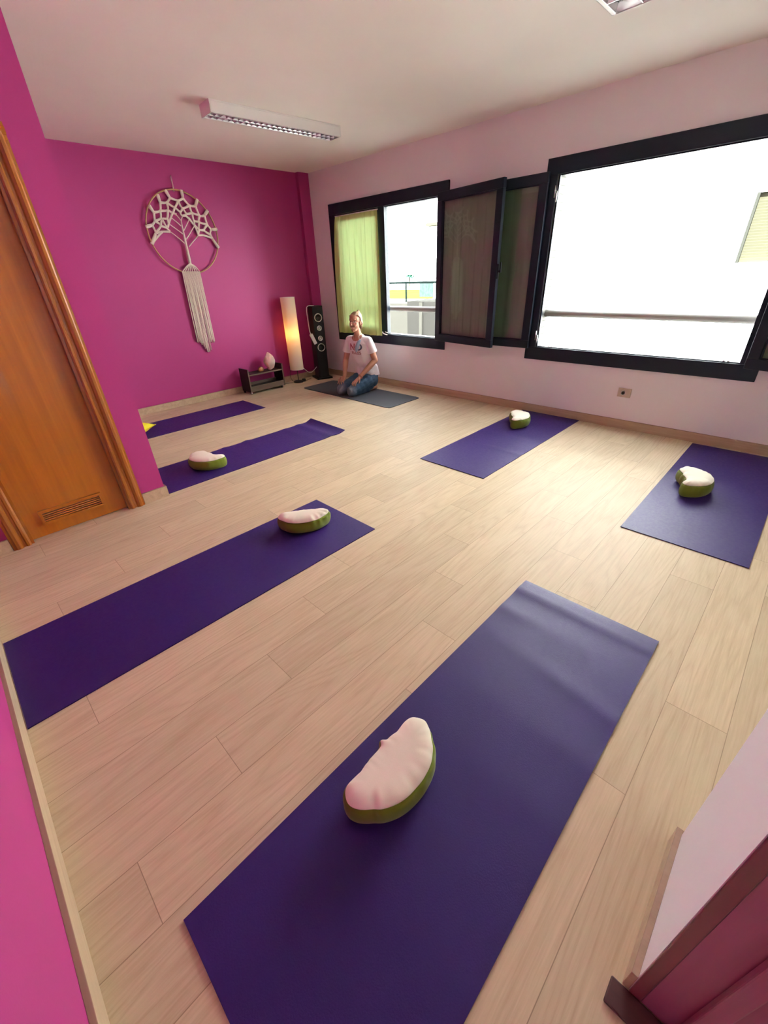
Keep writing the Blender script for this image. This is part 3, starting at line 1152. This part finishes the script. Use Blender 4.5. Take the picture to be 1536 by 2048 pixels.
for i, (p0, p1) in enumerate(FR):
    for k in (-1, 1):
        a_ = q(p0, -.010+.004*(k+1)/2)+Vector((k*.0032, 0, .012))
        c_ = q(p1, -.004+.010*random.random())+Vector((k*.003+random.uniform(-.003, .003), 0, random.uniform(-.006, .01)))
        m_ = (a_+c_)/2+Vector((random.uniform(-.003, .003), random.uniform(-.004, .004), 0))
        b.tube(dense([a_, m_, c_], 5), .0036, 6)
b.build('fringe', 'cotton', hang, smooth=True)

# ------------------------------------------------------------------ ceiling lights


def ceiling_light(label, cx, cy, L, Wd, H, rot, lamps, cells):
    t = thing('ceiling_light', label, 'ceiling light', (cx, cy, ZC), rot, 'ceiling lights')
    l2, w2_ = L/2, Wd/2
    b = MB()
    b.box(-l2+.008, l2-.008, -w2_, w2_, -.012, 0)
    for s_ in (-1, 1):
        y0, y1 = sorted((s_*w2_, s_*(w2_-.006)))
        b.box(-l2+.008, l2-.008, y0, y1, -H, -.012)
        y0, y1 = sorted((s_*w2_, s_*(w2_-.020)))
        b.box(-l2+.008, l2-.008, y0, y1, -H, -H+.004)
    b.build('housing', 'white_metal', t, bevel=.002)
    for s_ in (-1, 1):
        x0, x1 = sorted((s_*l2, s_*(l2-.008)))
        MB().box(x0, x1, -w2_-.001, w2_+.001, -H-.001, 0).build('end_cap', 'white_metal', t, bevel=.002)
    b = MB()
    lanes = lamps
    for k in range(lanes+1):
        y = -w2_+.020+(Wd-.04)*k/lanes
        b.loft([[Vector((x, y-.002, -H+.002)), Vector((x, y+.002, -H+.002)), Vector((x, y+.010, -H+.040)), Vector((x, y-.010, -H+.040))] for x in (-l2+.01, l2-.01)])
    for i in range(cells+1):
        x = -l2+.012+(L-.024)*i/cells
        b.loft([[Vector((x-.0015, y, -H+.003)), Vector((x+.0015, y, -H+.003)), Vector((x+.007, y, -H+.036)), Vector((x-.007, y, -H+.036))] for y in (-w2_+.02, w2_-.02)])
    b.build('louvre', 'louvre', t)
    for k in range(lamps):
        y = -w2_+.02+(Wd-.04)*(k+.5)/lamps
        MB().tube([(-l2+.02, y, -H*.35), (l2-.02, y, -H*.35)], .008, 10).build('tube_lamp', 'white_plastic', t, smooth=True)
    return t


ceiling_light('long white louvred ceiling light over the far mats', 2.826, 3.985, 1.262, .180, .080, radians(-3.4), 2, 24)
ceiling_light('white louvred ceiling light cut by the top picture edge', 2.535, 1.185, 1.262, .300, .080, 0, 2, 10)

# ------------------------------------------------------------------ socket
so = thing('wall_socket', 'cream wall socket in the lilac wall under the big window', 'socket', (XW, 1.172, .342))
O = so.location.copy()
MB().box(XW-.009, XW, 1.114, 1.230, .300, .384).build('cover_plate', 'cream_plastic', so, O, bevel=.003)
b = MB()
b.lathe([(.021, 0), (.021, .004), (.018, .004), (.016, -.004)], (XW-.009, 1.182, .341), 24, (-1, 0, 0))
ins = b.build('insert', 'white_plastic', so, O, smooth=True, angle=40)
b = MB()
for s_ in (-1, 1):
    b.lathe([(.003, 0), (.003, .0012)], (XW-.0085, 1.182+s_*.008, .341), 10, (-1, 0, 0))
b.build('pin_hole', 'black_matte', ins, O)

# ------------------------------------------------------------------ low shelf with stones
sh = thing('low_shelf', 'small dark wooden shelf unit on castors against the magenta wall', 'shelf', (3.175, 5.61, 0))
O = sh.location.copy()
SX0, SX1, SY0, SY1 = 2.89, 3.462, 5.495, 5.732
for x0 in (SX0, SX1-.018):
    b = MB()
    b.box(x0, x0+.018, SY0+.002, SY1, .032, .340)
    b.box(x0, x0+.018, SY0, SY0+.002, .032, .340, 1)
    b.build('side_panel', ['shelf', 'shelf_edge'], sh, O)
b = MB()
b.box(SX0+.018, SX1-.018, SY0+.012, SY1-.01, .250, .268)
b.box(SX0+.018, SX1-.018, SY0+.010, SY0+.012, .250, .268, 1)
b.build('upper_shelf', ['shelf', 'shelf_edge'], sh, O)
b = MB()
b.box(SX0+.018, SX1-.018, SY0+.012, SY1-.01, .070, .088)
b.box(SX0+.018, SX1-.018, SY0+.008, SY0+.020, .036, .108, 1)
b.build('lower_shelf', ['shelf', 'shelf_edge'], sh, O)
MB().box(SX0+.018, SX1-.018, SY1-.028, SY1-.014, .088, .125).build('back_rail', ['shelf_edge'], sh, O)
for x, y in ((SX0+.012, SY0+.02), (SX1-.05, SY0+.02), (SX0+.012, SY1-.03), (SX1-.05, SY1-.03)):
    b = MB()
    b.lathe([(.004, -.008), (.016, -.008), (.016, .008), (.004, .008)], (x, y, .0162), 18, (1, 0, 0))
    b.build('castor', 'silver' if x < 3 and y < 5.6 else 'black_matte', sh, O, smooth=True, angle=40)
    b = MB()
    b.box(x-.011, x-.009, y-.008, y+.008, .012, .034)
    b.box(x+.009, x+.011, y-.008, y+.008, .012, .034)
    b.box(x-.011, x+.011, y-.010, y+.010, .034, .070 if y < 5.6 and x > 3 else .036)
    b.build('castor_fork', 'black_matte', sh, O)


def rock(name, label, c, r, mtl, seed, cat, top=1.0):
    bm = bmesh.new()
    bmesh.ops.create_icosphere(bm, subdivisions=3, radius=1)
    rr = random.Random(seed)
    planes = []
    for i in range(26):
        n_ = Vector((rr.gauss(0, 1), rr.gauss(0, 1), rr.gauss(0, 1))).normalized()
        planes.append((n_, rr.uniform(.78, .97)))
    for v in bm.verts:
        p = v.co.copy()
        for n_, d_ in planes:
            e = p.dot(n_)-d_
            if e > 0:
                p -= n_*e
        taper = 1-.30*max(0, p.z)-.12*max(0, -p.z)
        v.co = Vector((p.x*r[0]*taper, p.y*r[1]*taper, max(p.z, -.86)*r[2]))
    zmin = min(v.co.z for v in bm.verts)
    for v in bm.verts:
        v.co.z -= zmin
    me = bpy.data.meshes.new(name)
    bm.to_mesh(me)
    bm.free()
    o = link(name, me, mtl, None, c)
    return tag(o, label, cat)


rock('rose_quartz', 'tall pale pink crystal stone standing on the dark low shelf', (3.318, 5.60, .2685), (.088, .078, .135), 'quartz', 4, 'stone')
rock('amber_stone', 'small brown stone lying on the low shelf left of the pink crystal', (3.150, 5.585, .2685), (.050, .038, .040), 'amber', 9, 'stone')

# ------------------------------------------------------------------ paper lamp
LX, LY = 3.775, 5.600
lp = thing('paper_floor_lamp', 'tall white paper column lamp glowing orange in the far corner', 'lamp', (LX, LY, 0))
O = lp.location.copy()
b = MB()
b.lathe([(.0, 0), (.074, 0), (.076, .010), (.070, .022), (.03, .028), (.0, .028)], (LX, LY, 0), 32, caps=False)
b.build('base', 'black_matte', lp, O, smooth=True, angle=50)
MB().tube([(LX, LY, .026), (LX, LY, .62)], .006, 10).build('stem', 'black', lp, O, smooth=True)
k = NT('lamp_paper')
tcn = k.n('ShaderNodeTexCoord')
sp = k.n('ShaderNodeSeparateXYZ')
k.l(tcn.outputs['Object'], sp.inputs[0])
rb = k.math('ABSOLUTE', k.math('SUBTRACT', k.math('FRACT', k.math('DIVIDE', sp.outputs[2], .032)), .5))
df = k.n('ShaderNodeBsdfDiffuse')
df.inputs[0].default_value = (.86, .80, .70, 1)
tl = k.n('ShaderNodeBsdfTranslucent')
tl.inputs[0].default_value = (.90, .74, .50, 1)
mx = k.n('ShaderNodeMixShader')
mx.inputs[0].default_value = .35
bp = k.n('ShaderNodeBump')
bp.inputs['Strength'].default_value = .35
bp.inputs['Distance'].default_value = .002
k.l(rb, bp.inputs['Height'])
k.l(bp.outputs[0], df.inputs['Normal'])
k.l(df.outputs[0], mx.inputs[1])
k.l(tl.outputs[0], mx.inputs[2])
k.l(mx.outputs[0], k.o.inputs[0])
M['paper'] = k.m
b = MB()
n_ = 48
rings = []
for z in [.196+i*.02 for i in range(50)]:
    rings.append([Vector((LX+.101*cos(2*pi*j/n_), LY+.101*sin(2*pi*j/n_), z)) for j in range(n_)])
b.loft(rings, False)
shd = b.build('lamp_shade', 'paper', lp, O, smooth=True)
for z in (.196, 1.176):
    b = MB()
    b.tube([(LX+.101*cos(2*pi*j/48), LY+.101*sin(2*pi*j/48), z) for j in range(49)], .003, 6, False)
    for a in (0, 2.1, 4.2):
        b.tube([(LX, LY, z), (LX+.1*cos(a), LY+.1*sin(a), z)], .002, 6)
    b.build('wire_ring', 'white_metal', shd, O, smooth=True)
b = MB()
b.lathe([(.012, -.05), (.014, -.02), (.026, .0), (.033, .025), (.026, .052), (.010, .062)], (LX, LY, .665), 20)
b.build('bulb', 'bulb', lp, O, smooth=True)
L = bpy.data.lights.new('lamp_glow', 'POINT')
L.color = (1.0, .50, .13)
L.energy = 1.15
L.shadow_soft_size = .035
lo = bpy.data.objects.new('lamp_glow', L)
COL.objects.link(lo)
lo.parent = lp
lo.location = (0, 0, .715)
b = MB()
b.tube(dense([(LX-.07, LY+.02, .012), (LX-.09, LY+.06, .06), (LX-.06, LY+.12, .12), (LX-.03, LY+.135, .18)]), .003, 6)
b.tube(dense([(LX-.07, LY, .008), (LX-.12, LY+.04, .006), (LX-.17, LY+.06, .006), (LX-.22, LY+.07, .006)]), .003, 6)
b.tube(dense([(LX+.07, LY, .008), (LX+.12, LY-.03, .005), (LX+.18, LY+.0, .005), (LX+.26, LY+.03, .005)]), .003, 6)
b.build('mains_cord', 'black_matte', lp, O, smooth=True)
o = MB().box(LX+.055, LX+.10, LY-.055, LY-.01, .0, .045).build('plug_adapter', 'black_matte', None, (LX+.08, LY-.03, 0), bevel=.006)
tag(o, 'black plug block on the floor beside the paper lamp base', 'plug')

# ------------------------------------------------------------------ loudspeaker
sn = Vector((-.35, -.94, 0)).normalized()          # where the front looks
ss_ = Vector((-sn.y, sn.x, 0))
SC = Vector((4.200, 5.545, 0))
spk = thing('floor_speaker', 'slim black tower loudspeaker with silver rings in the far corner', 'loudspeaker', SC)
O = SC
b = MB()
b.obox(SC+ZV*.535, ss_*.081, sn*.115, ZV*.505)
b.build('cabinet', 'black', spk, O, bevel=.004)
b = MB()
b.obox(SC+ZV*.013, ss_*.125, sn*.150, ZV*.012)
b.build('plinth', 'black', spk, O, bevel=.003)
for z, r in ((.885, .060), (.742, .037), (.600, .037), (.470, .060)):
    c = SC+sn*.115+ZV*z
    b = MB()
    b.lathe([(r, -.002), (r, .005), (r*.93, .009), (r*.80, .007), (r*.78, -.001)], c, 40, sn, caps=False)
    dv = b.build('driver_ring', 'silver', spk, O, smooth=True)
    b = MB()
    b.lathe([(r*.80, .004), (r*.70, .006), (r*.62, .002), (r*.30, .0008), (r*.26, .006), (r*.12, .010), (.001, .011)], c, 32, sn)
    b.build('cone', 'cone' if r > .05 else 'silver', dv, O, smooth=True)

st = thing('power_strip', 'white power strip hanging on its cable down the side of the loudspeaker', 'power strip', (4.02, 5.455, .61))
O = st.location.copy()
ax = Vector((.10, 0, -.20)).normalized()
nn = Vector((-.5, -.85, 0)).normalized()
sd = ax.cross(nn).normalized()
nn = sd.cross(ax)
c0 = Vector((4.030, 5.440, .605))
b = MB()
b.obox(c0, ax*.078, sd*.024, nn*.018)
b.build('body', 'white_plastic', st, O, bevel=.005)
b = MB()
b.tube(dense([c0-ax*.078, c0-ax*.10+Vector((-.005, 0, .02)), (3.985, 5.455, .78), (3.985, 5.465, .93), (4.000, 5.475, 1.030), (4.06, 5.49, 1.052), (4.15, 5.50, 1.047)]), .0042, 8)
b.build('cable', 'white_plastic', st, O, smooth=True)
o = MB().tube(dense([(LX+.05, LY-.06, .24), (LX+.10, LY-.09, .17), (LX+.17, LY-.10, .125), (LX+.25, LY-.09, .15), (4.075, 5.50, .19)]), .004, 8).build('white_cord', 'white_plastic', None, (LX+.2, LY-.08, .12), smooth=True)
tag(o, 'white cord drooping between the paper lamp and the loudspeaker', 'cord')

# ------------------------------------------------------------------ the kneeling person
PO = Vector((3.97, 4.33, .0072))
per = thing('person', 'person kneeling on the charcoal mat in white printed t-shirt and blue jeans, smiling', 'person', PO)


def V(*a):
    return Vector(a)


YAW = radians(12)
F = V(-cos(YAW), -sin(YAW), 0)
Lf = V(sin(YAW), -cos(YAW), 0)
# joints (left side is the one nearer the camera)
pel = V(4.055, 4.335, .215)
wai = V(4.005, 4.333, .40)
che = V(3.955, 4.333, .57)
ucl = V(3.945, 4.333, .685)
nkb = V(3.935, 4.330, .745)
hd = V(3.890, 4.322, .897)
shL, shR = V(3.978, 4.192, .668), V(3.908, 4.477, .668)
elL, elR = V(4.030, 4.135, .425), V(3.875, 4.548, .420)
wrL, wrR = V(3.795, 4.205, .236), V(3.770, 4.480, .222)
hipL, hipR = V(4.05, 4.250, .185), V(4.05, 4.415, .185)
knL, knR = V(3.672, 4.238, .078), V(3.655, 4.422, .078)
anL, anR = V(4.03, 4.262, .048), V(4.03, 4.40, .048)
toL, toR = V(4.165, 4.285, .034), V(4.165, 4.375, .034)


def ering(c, rl, rf, n=24, fw=F, lt=Lf, tiltz=0):
    return [c+lt*rl*cos(2*pi*j/n)+fw*rf*sin(2*pi*j/n)+ZV*tiltz*sin(2*pi*j/n) for j in range(n)]


def torso(b, grow):
    lv = [(pel-ZV*.08, .120, .085), (pel, .158, .118), (pel+ZV*.09, .150, .112), (wai, .122, .098), (wai+(che-wai)*.5, .132, .102), (che, .140, .106), (ucl-ZV*.04, .142, .092), (ucl, .118, .074), (ucl+ZV*.03, .088, .060), (nkb, .056, .050)]
    b.loft([ering(c, a+grow, f+grow) for c, a, f in lv])


body = MB()
torso(body, -.006)
HF = (F*cos(radians(4))+Lf*sin(radians(4))).normalized()      # the face looks a little to the camera
HL = V(-HF.y, HF.x, 0)


def hp(f, l, z):
    return hd+HF*f+HL*l+ZV*z


rotH = Matrix((HF, HL, ZV)).transposed()
body.cone(nkb-ZV*.03, hd-ZV*.07-HF*.012, .048, .045)
body.ellipsoid(hp(-.012, 0, .030), (.094, .072, .082), rot=rotH)
body.ellipsoid(hp(.022, 0, -.022), (.066, .060, .085), rot=rotH)
body.ellipsoid(hp(.042, 0, -.075), (.042, .040, .036), rot=rotH)
body.ellipsoid(hp(.064, 0, -.098), (.022, .020, .016), rot=rotH)
body.cone(hp(.084, 0, .012), hp(.106, 0, -.026), .0075, .0115, 10)
for s_ in (-1, 1):
    body.cone(hp(.092, s_*.011, -.030), hp(.090, s_*.009, -.030), .007, .007, 8)
    body.cone(hp(.050, s_*.040, -.018), hp(.066, s_*.030, -.040), .018, .015, 10)
    body.ellipsoid(hp(-.008, s_*.072, -.008), (.017, .010, .030), 12, 8, rotH)
    body.cone(hp(.070, s_*.036, .030), hp(.078, s_*.010, .028), .009, .009, 10)
body.cone(hp(.083, -.018, -.058), hp(.083, .018, -.058), .008, .008, 10)
body.cone(hp(.079, -.014, -.070), hp(.079, .014, -.070), .009, .009, 10)
for sh_, el, wr__, sg in ((shL, elL, wrL, 1), (shR, elR, wrR, -1)):
    body.cone(ucl+Lf*sg*.08-ZV*.016, sh_, .052, .048)
    body.cone(sh_, el, .046, .037)
    body.cone(el, el+(wr__-el)*.35, .037, .038)
    body.cone(el+(wr__-el)*.35, wr__, .038, .024)
for hi, kn, an, to in ((hipL, knL, anL, toL), (hipR, knR, anR, toR)):
    body.cone(hi, kn, .082, .062)
    body.cone(kn+ZV*-.012, an, .055, .036)
    body.cone(an, to, .036, .026)


def hand(b, wr__, tip, thumb_side):
    """palm and five spread, slightly bent fingers lying over the knee"""
    ax_ = (tip-wr__).normalized()
    lat = ax_.cross(ZV).normalized()*thumb_side            # towards the thumb
    nrm = lat.cross(ax_).normalized()
    if nrm.z < 0:
        nrm = -nrm
    kn_ = wr__+ax_*.072
    for k in range(4):
        o_ = (.026-.0175*k)
        b.cone(wr__+lat*o_*.55+ax_*.006, kn_+lat*o_+nrm*(.002 if k in (1, 2) else 0), .0125, .0105, 10)
    Ls = (.066, .074, .070, .056)
    for k in range(4):
        o_ = .027-.018*k
        sp_ = radians(13-9.5*k)
        dr = (ax_*cos(sp_)+lat*sin(sp_))
        p0 = kn_+lat*o_
        p1 = p0+dr*Ls[k]*.46+nrm*.005
        p2 = p1+dr*Ls[k]*.30-nrm*.006
        p3 = p2+dr*Ls[k]*.24-nrm*.010
        b.cone(p0, p1, .0092, .0082, 9)
        b.cone(p1, p2, .0082, .0074, 9)
        b.cone(p2, p3, .0074, .0062, 9)
    t0 = wr__+lat*.020+ax_*.018
    t1 = t0+(lat*.75+ax_*.65).normalized()*.034
    t2 = t1+(lat*.45+ax_*.85-nrm*.2).normalized()*.028
    t3 = t2+(lat*.25+ax_*.9-nrm*.35).normalized()*.020
    b.cone(t0, t1, .0125, .0100, 9)
    b.cone(t1, t2, .0098, .0086, 9)
    b.cone(t2, t3, .0086, .0068, 9)


hand(body, wrL+V(-.004, 0, .002), V(3.630, 4.212, .138), -1)
hand(body, wrR+V(-.004, 0, .002), V(3.607, 4.430, .130), 1)
bme = fused(body, .0031, 5, .5)
for mm in ('skin', 'lip', 'eye_dark', 'teeth', 'hair'):
    bme.materials.append(M[mm])
for p in bme.polygons:
    c = p.center-hd
    f, l, z = c.dot(HF), c.dot(HL), c.z
    p.material_index = 0
    if f > .05:
        al = abs(l)
        ex = (al-.031)/.0135
        if abs(ex) < 1 and abs(z-.006) < .0048*(1-ex*ex)+.0008:
            p.material_index = 2 if abs(ex) < .42 or z > .0088 else 3
        elif abs(al-.031) < .017 and abs(z-.027+.12*(al-.031)) < .0032:
            p.material_index = 4
        elif al < .019 and abs(z+.062+al*al*-14) < .0030:
            p.material_index = 3
        elif al < .026 and abs(z+.063+al*al*-14) < .0095:
            p.material_index = 1
for v in bme.vertices:
    v.co -= PO
link('body', bme, 'skin', per, None, True)

# t-shirt
b = MB()
lv = [(pel+V(.012, 0, .000), .176, .132), (pel+ZV*.05, .176, .134), (pel+ZV*.12, .163, .126), (wai+F*.004, .150, .118), (wai+(che-wai)*.5+F*.004, .152, .118), (che+F*.004, .158, .120), (ucl-ZV*.045, .156, .106), (ucl-ZV*.005, .136, .090), (ucl+ZV*.028, .102, .075), (nkb-ZV*.004, .068, .060)]
b.loft([ering(c, a, f) for c, a, f in lv])
for sh_, el, sg in ((shL, elL, 1), (shR, elR, -1)):
    b.cone(ucl+Lf*sg*.07-ZV*.016, sh_+ZV*.002, .064, .056)
    e2 = sh_+(el-sh_)*.60+Lf*sg*.006
    a_ = (el-sh_).normalized()
    p_ = a_.orthogonal().normalized()
    r_ = a_.cross(p_)
    b.loft([[c+(p_*cos(2*pi*j/20)+r_*sin(2*pi*j/20))*rad for j in range(20)] for c, rad in ((sh_-a_*.02, .052), (sh_+(e2-sh_)*.5, .060), (e2, .065))])
sme = fused(b, .0055, 5, .5)
bm = bmesh.new()
bm.from_mesh(sme)
kill = []
for f in bm.faces:
    c = f.calc_center_median()
    r_ = c-(nkb+F*.050-ZV*.012)
    if (r_.dot(F)/.075)**2+(r_.dot(Lf)/.078)**2+(r_.z/.062)**2 < 1:
        kill.append(f)
bmesh.ops.delete(bm, geom=kill, context='FACES')
for _ in range(6):
    bmesh.ops.smooth_vert(bm, verts=[v for v in bm.verts if v.is_boundary], factor=.5, use_axis_x=True, use_axis_y=True, use_axis_z=True)
# soft folds
for v in bm.verts:
    dz = max(0, min(1, (.62-v.co.z)/.25))
    a_ = math.atan2((v.co-wai).dot(Lf), (v.co-wai).dot(F))
    v.co += v.normal*(.006*dz*sin(a_*7+v.co.z*22)+.004*noise.noise(v.co*14))
bm.normal_update()
bvh = BVHTree.FromBMesh(bm)
bm.to_mesh(sme)
bm.free()
for v in sme.vertices:
    v.co -= PO
shirt = link('t_shirt', sme, 'shirt', per, None, True)


def on_shirt(l, z, lift):
    o_ = wai+F*.5+Lf*l
    o_.z = z
    hit = bvh.ray_cast(o_, -F)
    if hit[0] is None:
        return o_-F*.38
    return hit[0]+F*lift


def text_mesh(txt, size, l0, z0, mtl, name, xs=1.0, bold=0.0):
    cu = bpy.data.curves.new('txt', 'FONT')
    cu.body = txt
    cu.size = size
    cu.align_x = 'CENTER'
    cu.offset = bold
    o_ = bpy.data.objects.new('txt', cu)
    COL.objects.link(o_)
    dg = bpy.context.evaluated_depsgraph_get()
    me = bpy.data.meshes.new_from_object(o_.evaluated_get(dg))
    bpy.data.objects.remove(o_)
    bm = bmesh.new()
    bm.from_mesh(me)
    bmesh.ops.subdivide_edges(bm, edges=bm.edges, cuts=2, use_grid_fill=True)
    bmesh.ops.triangulate(bm, faces=bm.faces)
    for v in bm.verts:
        # the text runs to the reader's right: towards the wearer's left
        p_ = on_shirt(l0+v.co.x*xs, z0+v.co.y, .0035)
        v.co = p_-PO
    bm.to_mesh(me)
    bm.free()
    link(name, me, mtl, shirt)


text_mesh('N', .112, -.050, .565, 'print_red', 'printed_lettering', 1.05, .003)
text_mesh('O', .112, .045, .565, 'print_blue', 'printed_lettering', 1.05, .003)
text_mesh('RULES', .050, -.002, .512, 'print_red', 'printed_lettering', 1.05, .001)

# jeans
b = MB()
lv = [(pel-ZV*.10, .110, .085), (pel-ZV*.02, .166, .122), (pel+ZV*.05, .164, .122), (pel+ZV*.10, .150, .110)]
b.loft([ering(c, a, f) for c, a, f in lv])
for hi, kn, an in ((hipL, knL, anL), (hipR, knR, anR)):
    b.cone(hi, hi+(kn-hi)*.5, .094, .084)
    b.cone(hi+(kn-hi)*.5, kn, .084, .070)
    b.cone(kn-ZV*.006, an-V(.05, 0, 0), .062, .050)
    b.cone(hi+V(.04, 0, -.05), an-V(.02, 0, -.02), .07, .055)
jme = fused(b, .006, 5, .5)
for v in jme.vertices:
    p = v.co.copy()
    n_ = v.normal.copy()
    v.co += n_*(.004*noise.noise(p*22)+.003*sin(p.x*70+p.z*40))
    v.co.z = max(v.co.z, .0075)
    v.co -= PO
jo = link('jeans', jme, 'denim', per, None, True)
# the denim knees fade where they rub: its texture is in world-sized coordinates
for nd in M['denim'].node_tree.nodes:
    if nd.type == 'VECT_MATH' and nd.operation == 'DISTANCE':
        nd.inputs[1].default_value = Vector(nd.inputs[1].default_value)-PO

# hair: drawn back into a small knot
b = MB()
b.ellipsoid(hp(-.022, 0, .036), (.093, .077, .087), rot=rotH)
b.ellipsoid(hp(-.048, 0, .000), (.060, .074, .082), rot=rotH)
for s_ in (-1, 1):
    b.cone(hp(.020, s_*.060, .060), hp(-.035, s_*.070, -.02), .020, .020)
    b.cone(hp(-.03, s_*.066, -.01), hp(-.050, s_*.050, -.085), .020, .010)
b.cone(hp(-.085, .0, .092), hp(-.070, .010, .118), .026, .018)
b.cone(hp(-.085, .012, .095), hp(-.112, .030, .070), .018, .008)
hme = fused(b, .0045, 3, .5)
bm = bmesh.new()
bm.from_mesh(hme)
kill = []
for f in bm.faces:
    c = f.calc_center_median()-hd
    ff, l, z = c.dot(HF), c.dot(HL), c.z
    if (ff > .022-.25*max(0, abs(l)-.045) and z < .082-(.060-ff)*.30) or (ff > -.002 and z < .055) or (ff > .012 and z < .068):
        kill.append(f)
bmesh.ops.delete(bm, geom=kill, context='FACES')
for _ in range(6):
    bmesh.ops.smooth_vert(bm, verts=[v for v in bm.verts if v.is_boundary], factor=.5, use_axis_x=True, use_axis_y=True, use_axis_z=True)
for v in bm.verts:
    v.co += v.normal*.003*noise.noise(v.co*60)
bm.to_mesh(hme)
bm.free()
for v in hme.vertices:
    v.co -= PO
link('hair', hme, 'hair', per, None, True)

# paper mask hanging from the neck on its loops
vs, fs = [], []
NA, NBB = 5, 14
for j in range(NBB+1):
    t = j/NBB
    z = .690-.150*t
    l0 = .055-.045*t
    wd = .018+.010*sin(pi*t)-.012*max(0, t-.8)*5
    for i in range(NA+1):
        s_ = i/NA*2-1
        vs.append(on_shirt(l0+s_*wd, z, .006+.010*(1-s_*s_)))
for j in range(NBB):
    for i in range(NA):
        a = j*(NA+1)+i
        fs.append((a, a+1, a+NA+2, a+NA+1))
mo = MB().add(vs, fs).build('face_mask', 'mask_blue', per, PO, smooth=True)
sl = mo.modifiers.new('solidify', 'SOLIDIFY')
sl.thickness = .003
b = MB()
b.tube(dense([on_shirt(.055, .685, .010), nkb+F*.050+Lf*.046-ZV*.012, nkb+Lf*.056+ZV*.006, nkb-F*.052+ZV*.012, nkb-Lf*.056+ZV*.006, nkb+F*.056-Lf*.042-ZV*.024, on_shirt(-.042, .645, .006), on_shirt(-.03, .60, .006), on_shirt(.01, .545, .008)]), .0022, 6)
b.build('ear_loop', 'white_plastic', mo, PO, smooth=True)

# bead bracelet
ax_ = (wrL-elL).normalized()
p_ = ax_.orthogonal().normalized()
r_ = ax_.cross(p_)
b = MB()
for row in (0, 1):
    for j in range(18):
        a = 2*pi*(j+.5*row)/18
        b.ellipsoid(wrL-ax_*(.012+.009*row)+(p_*cos(a)+r_*sin(a))*.0285, (.0052, .0052, .0052), 8, 6)
b.build('bracelet', 'beads', per, PO, smooth=True)
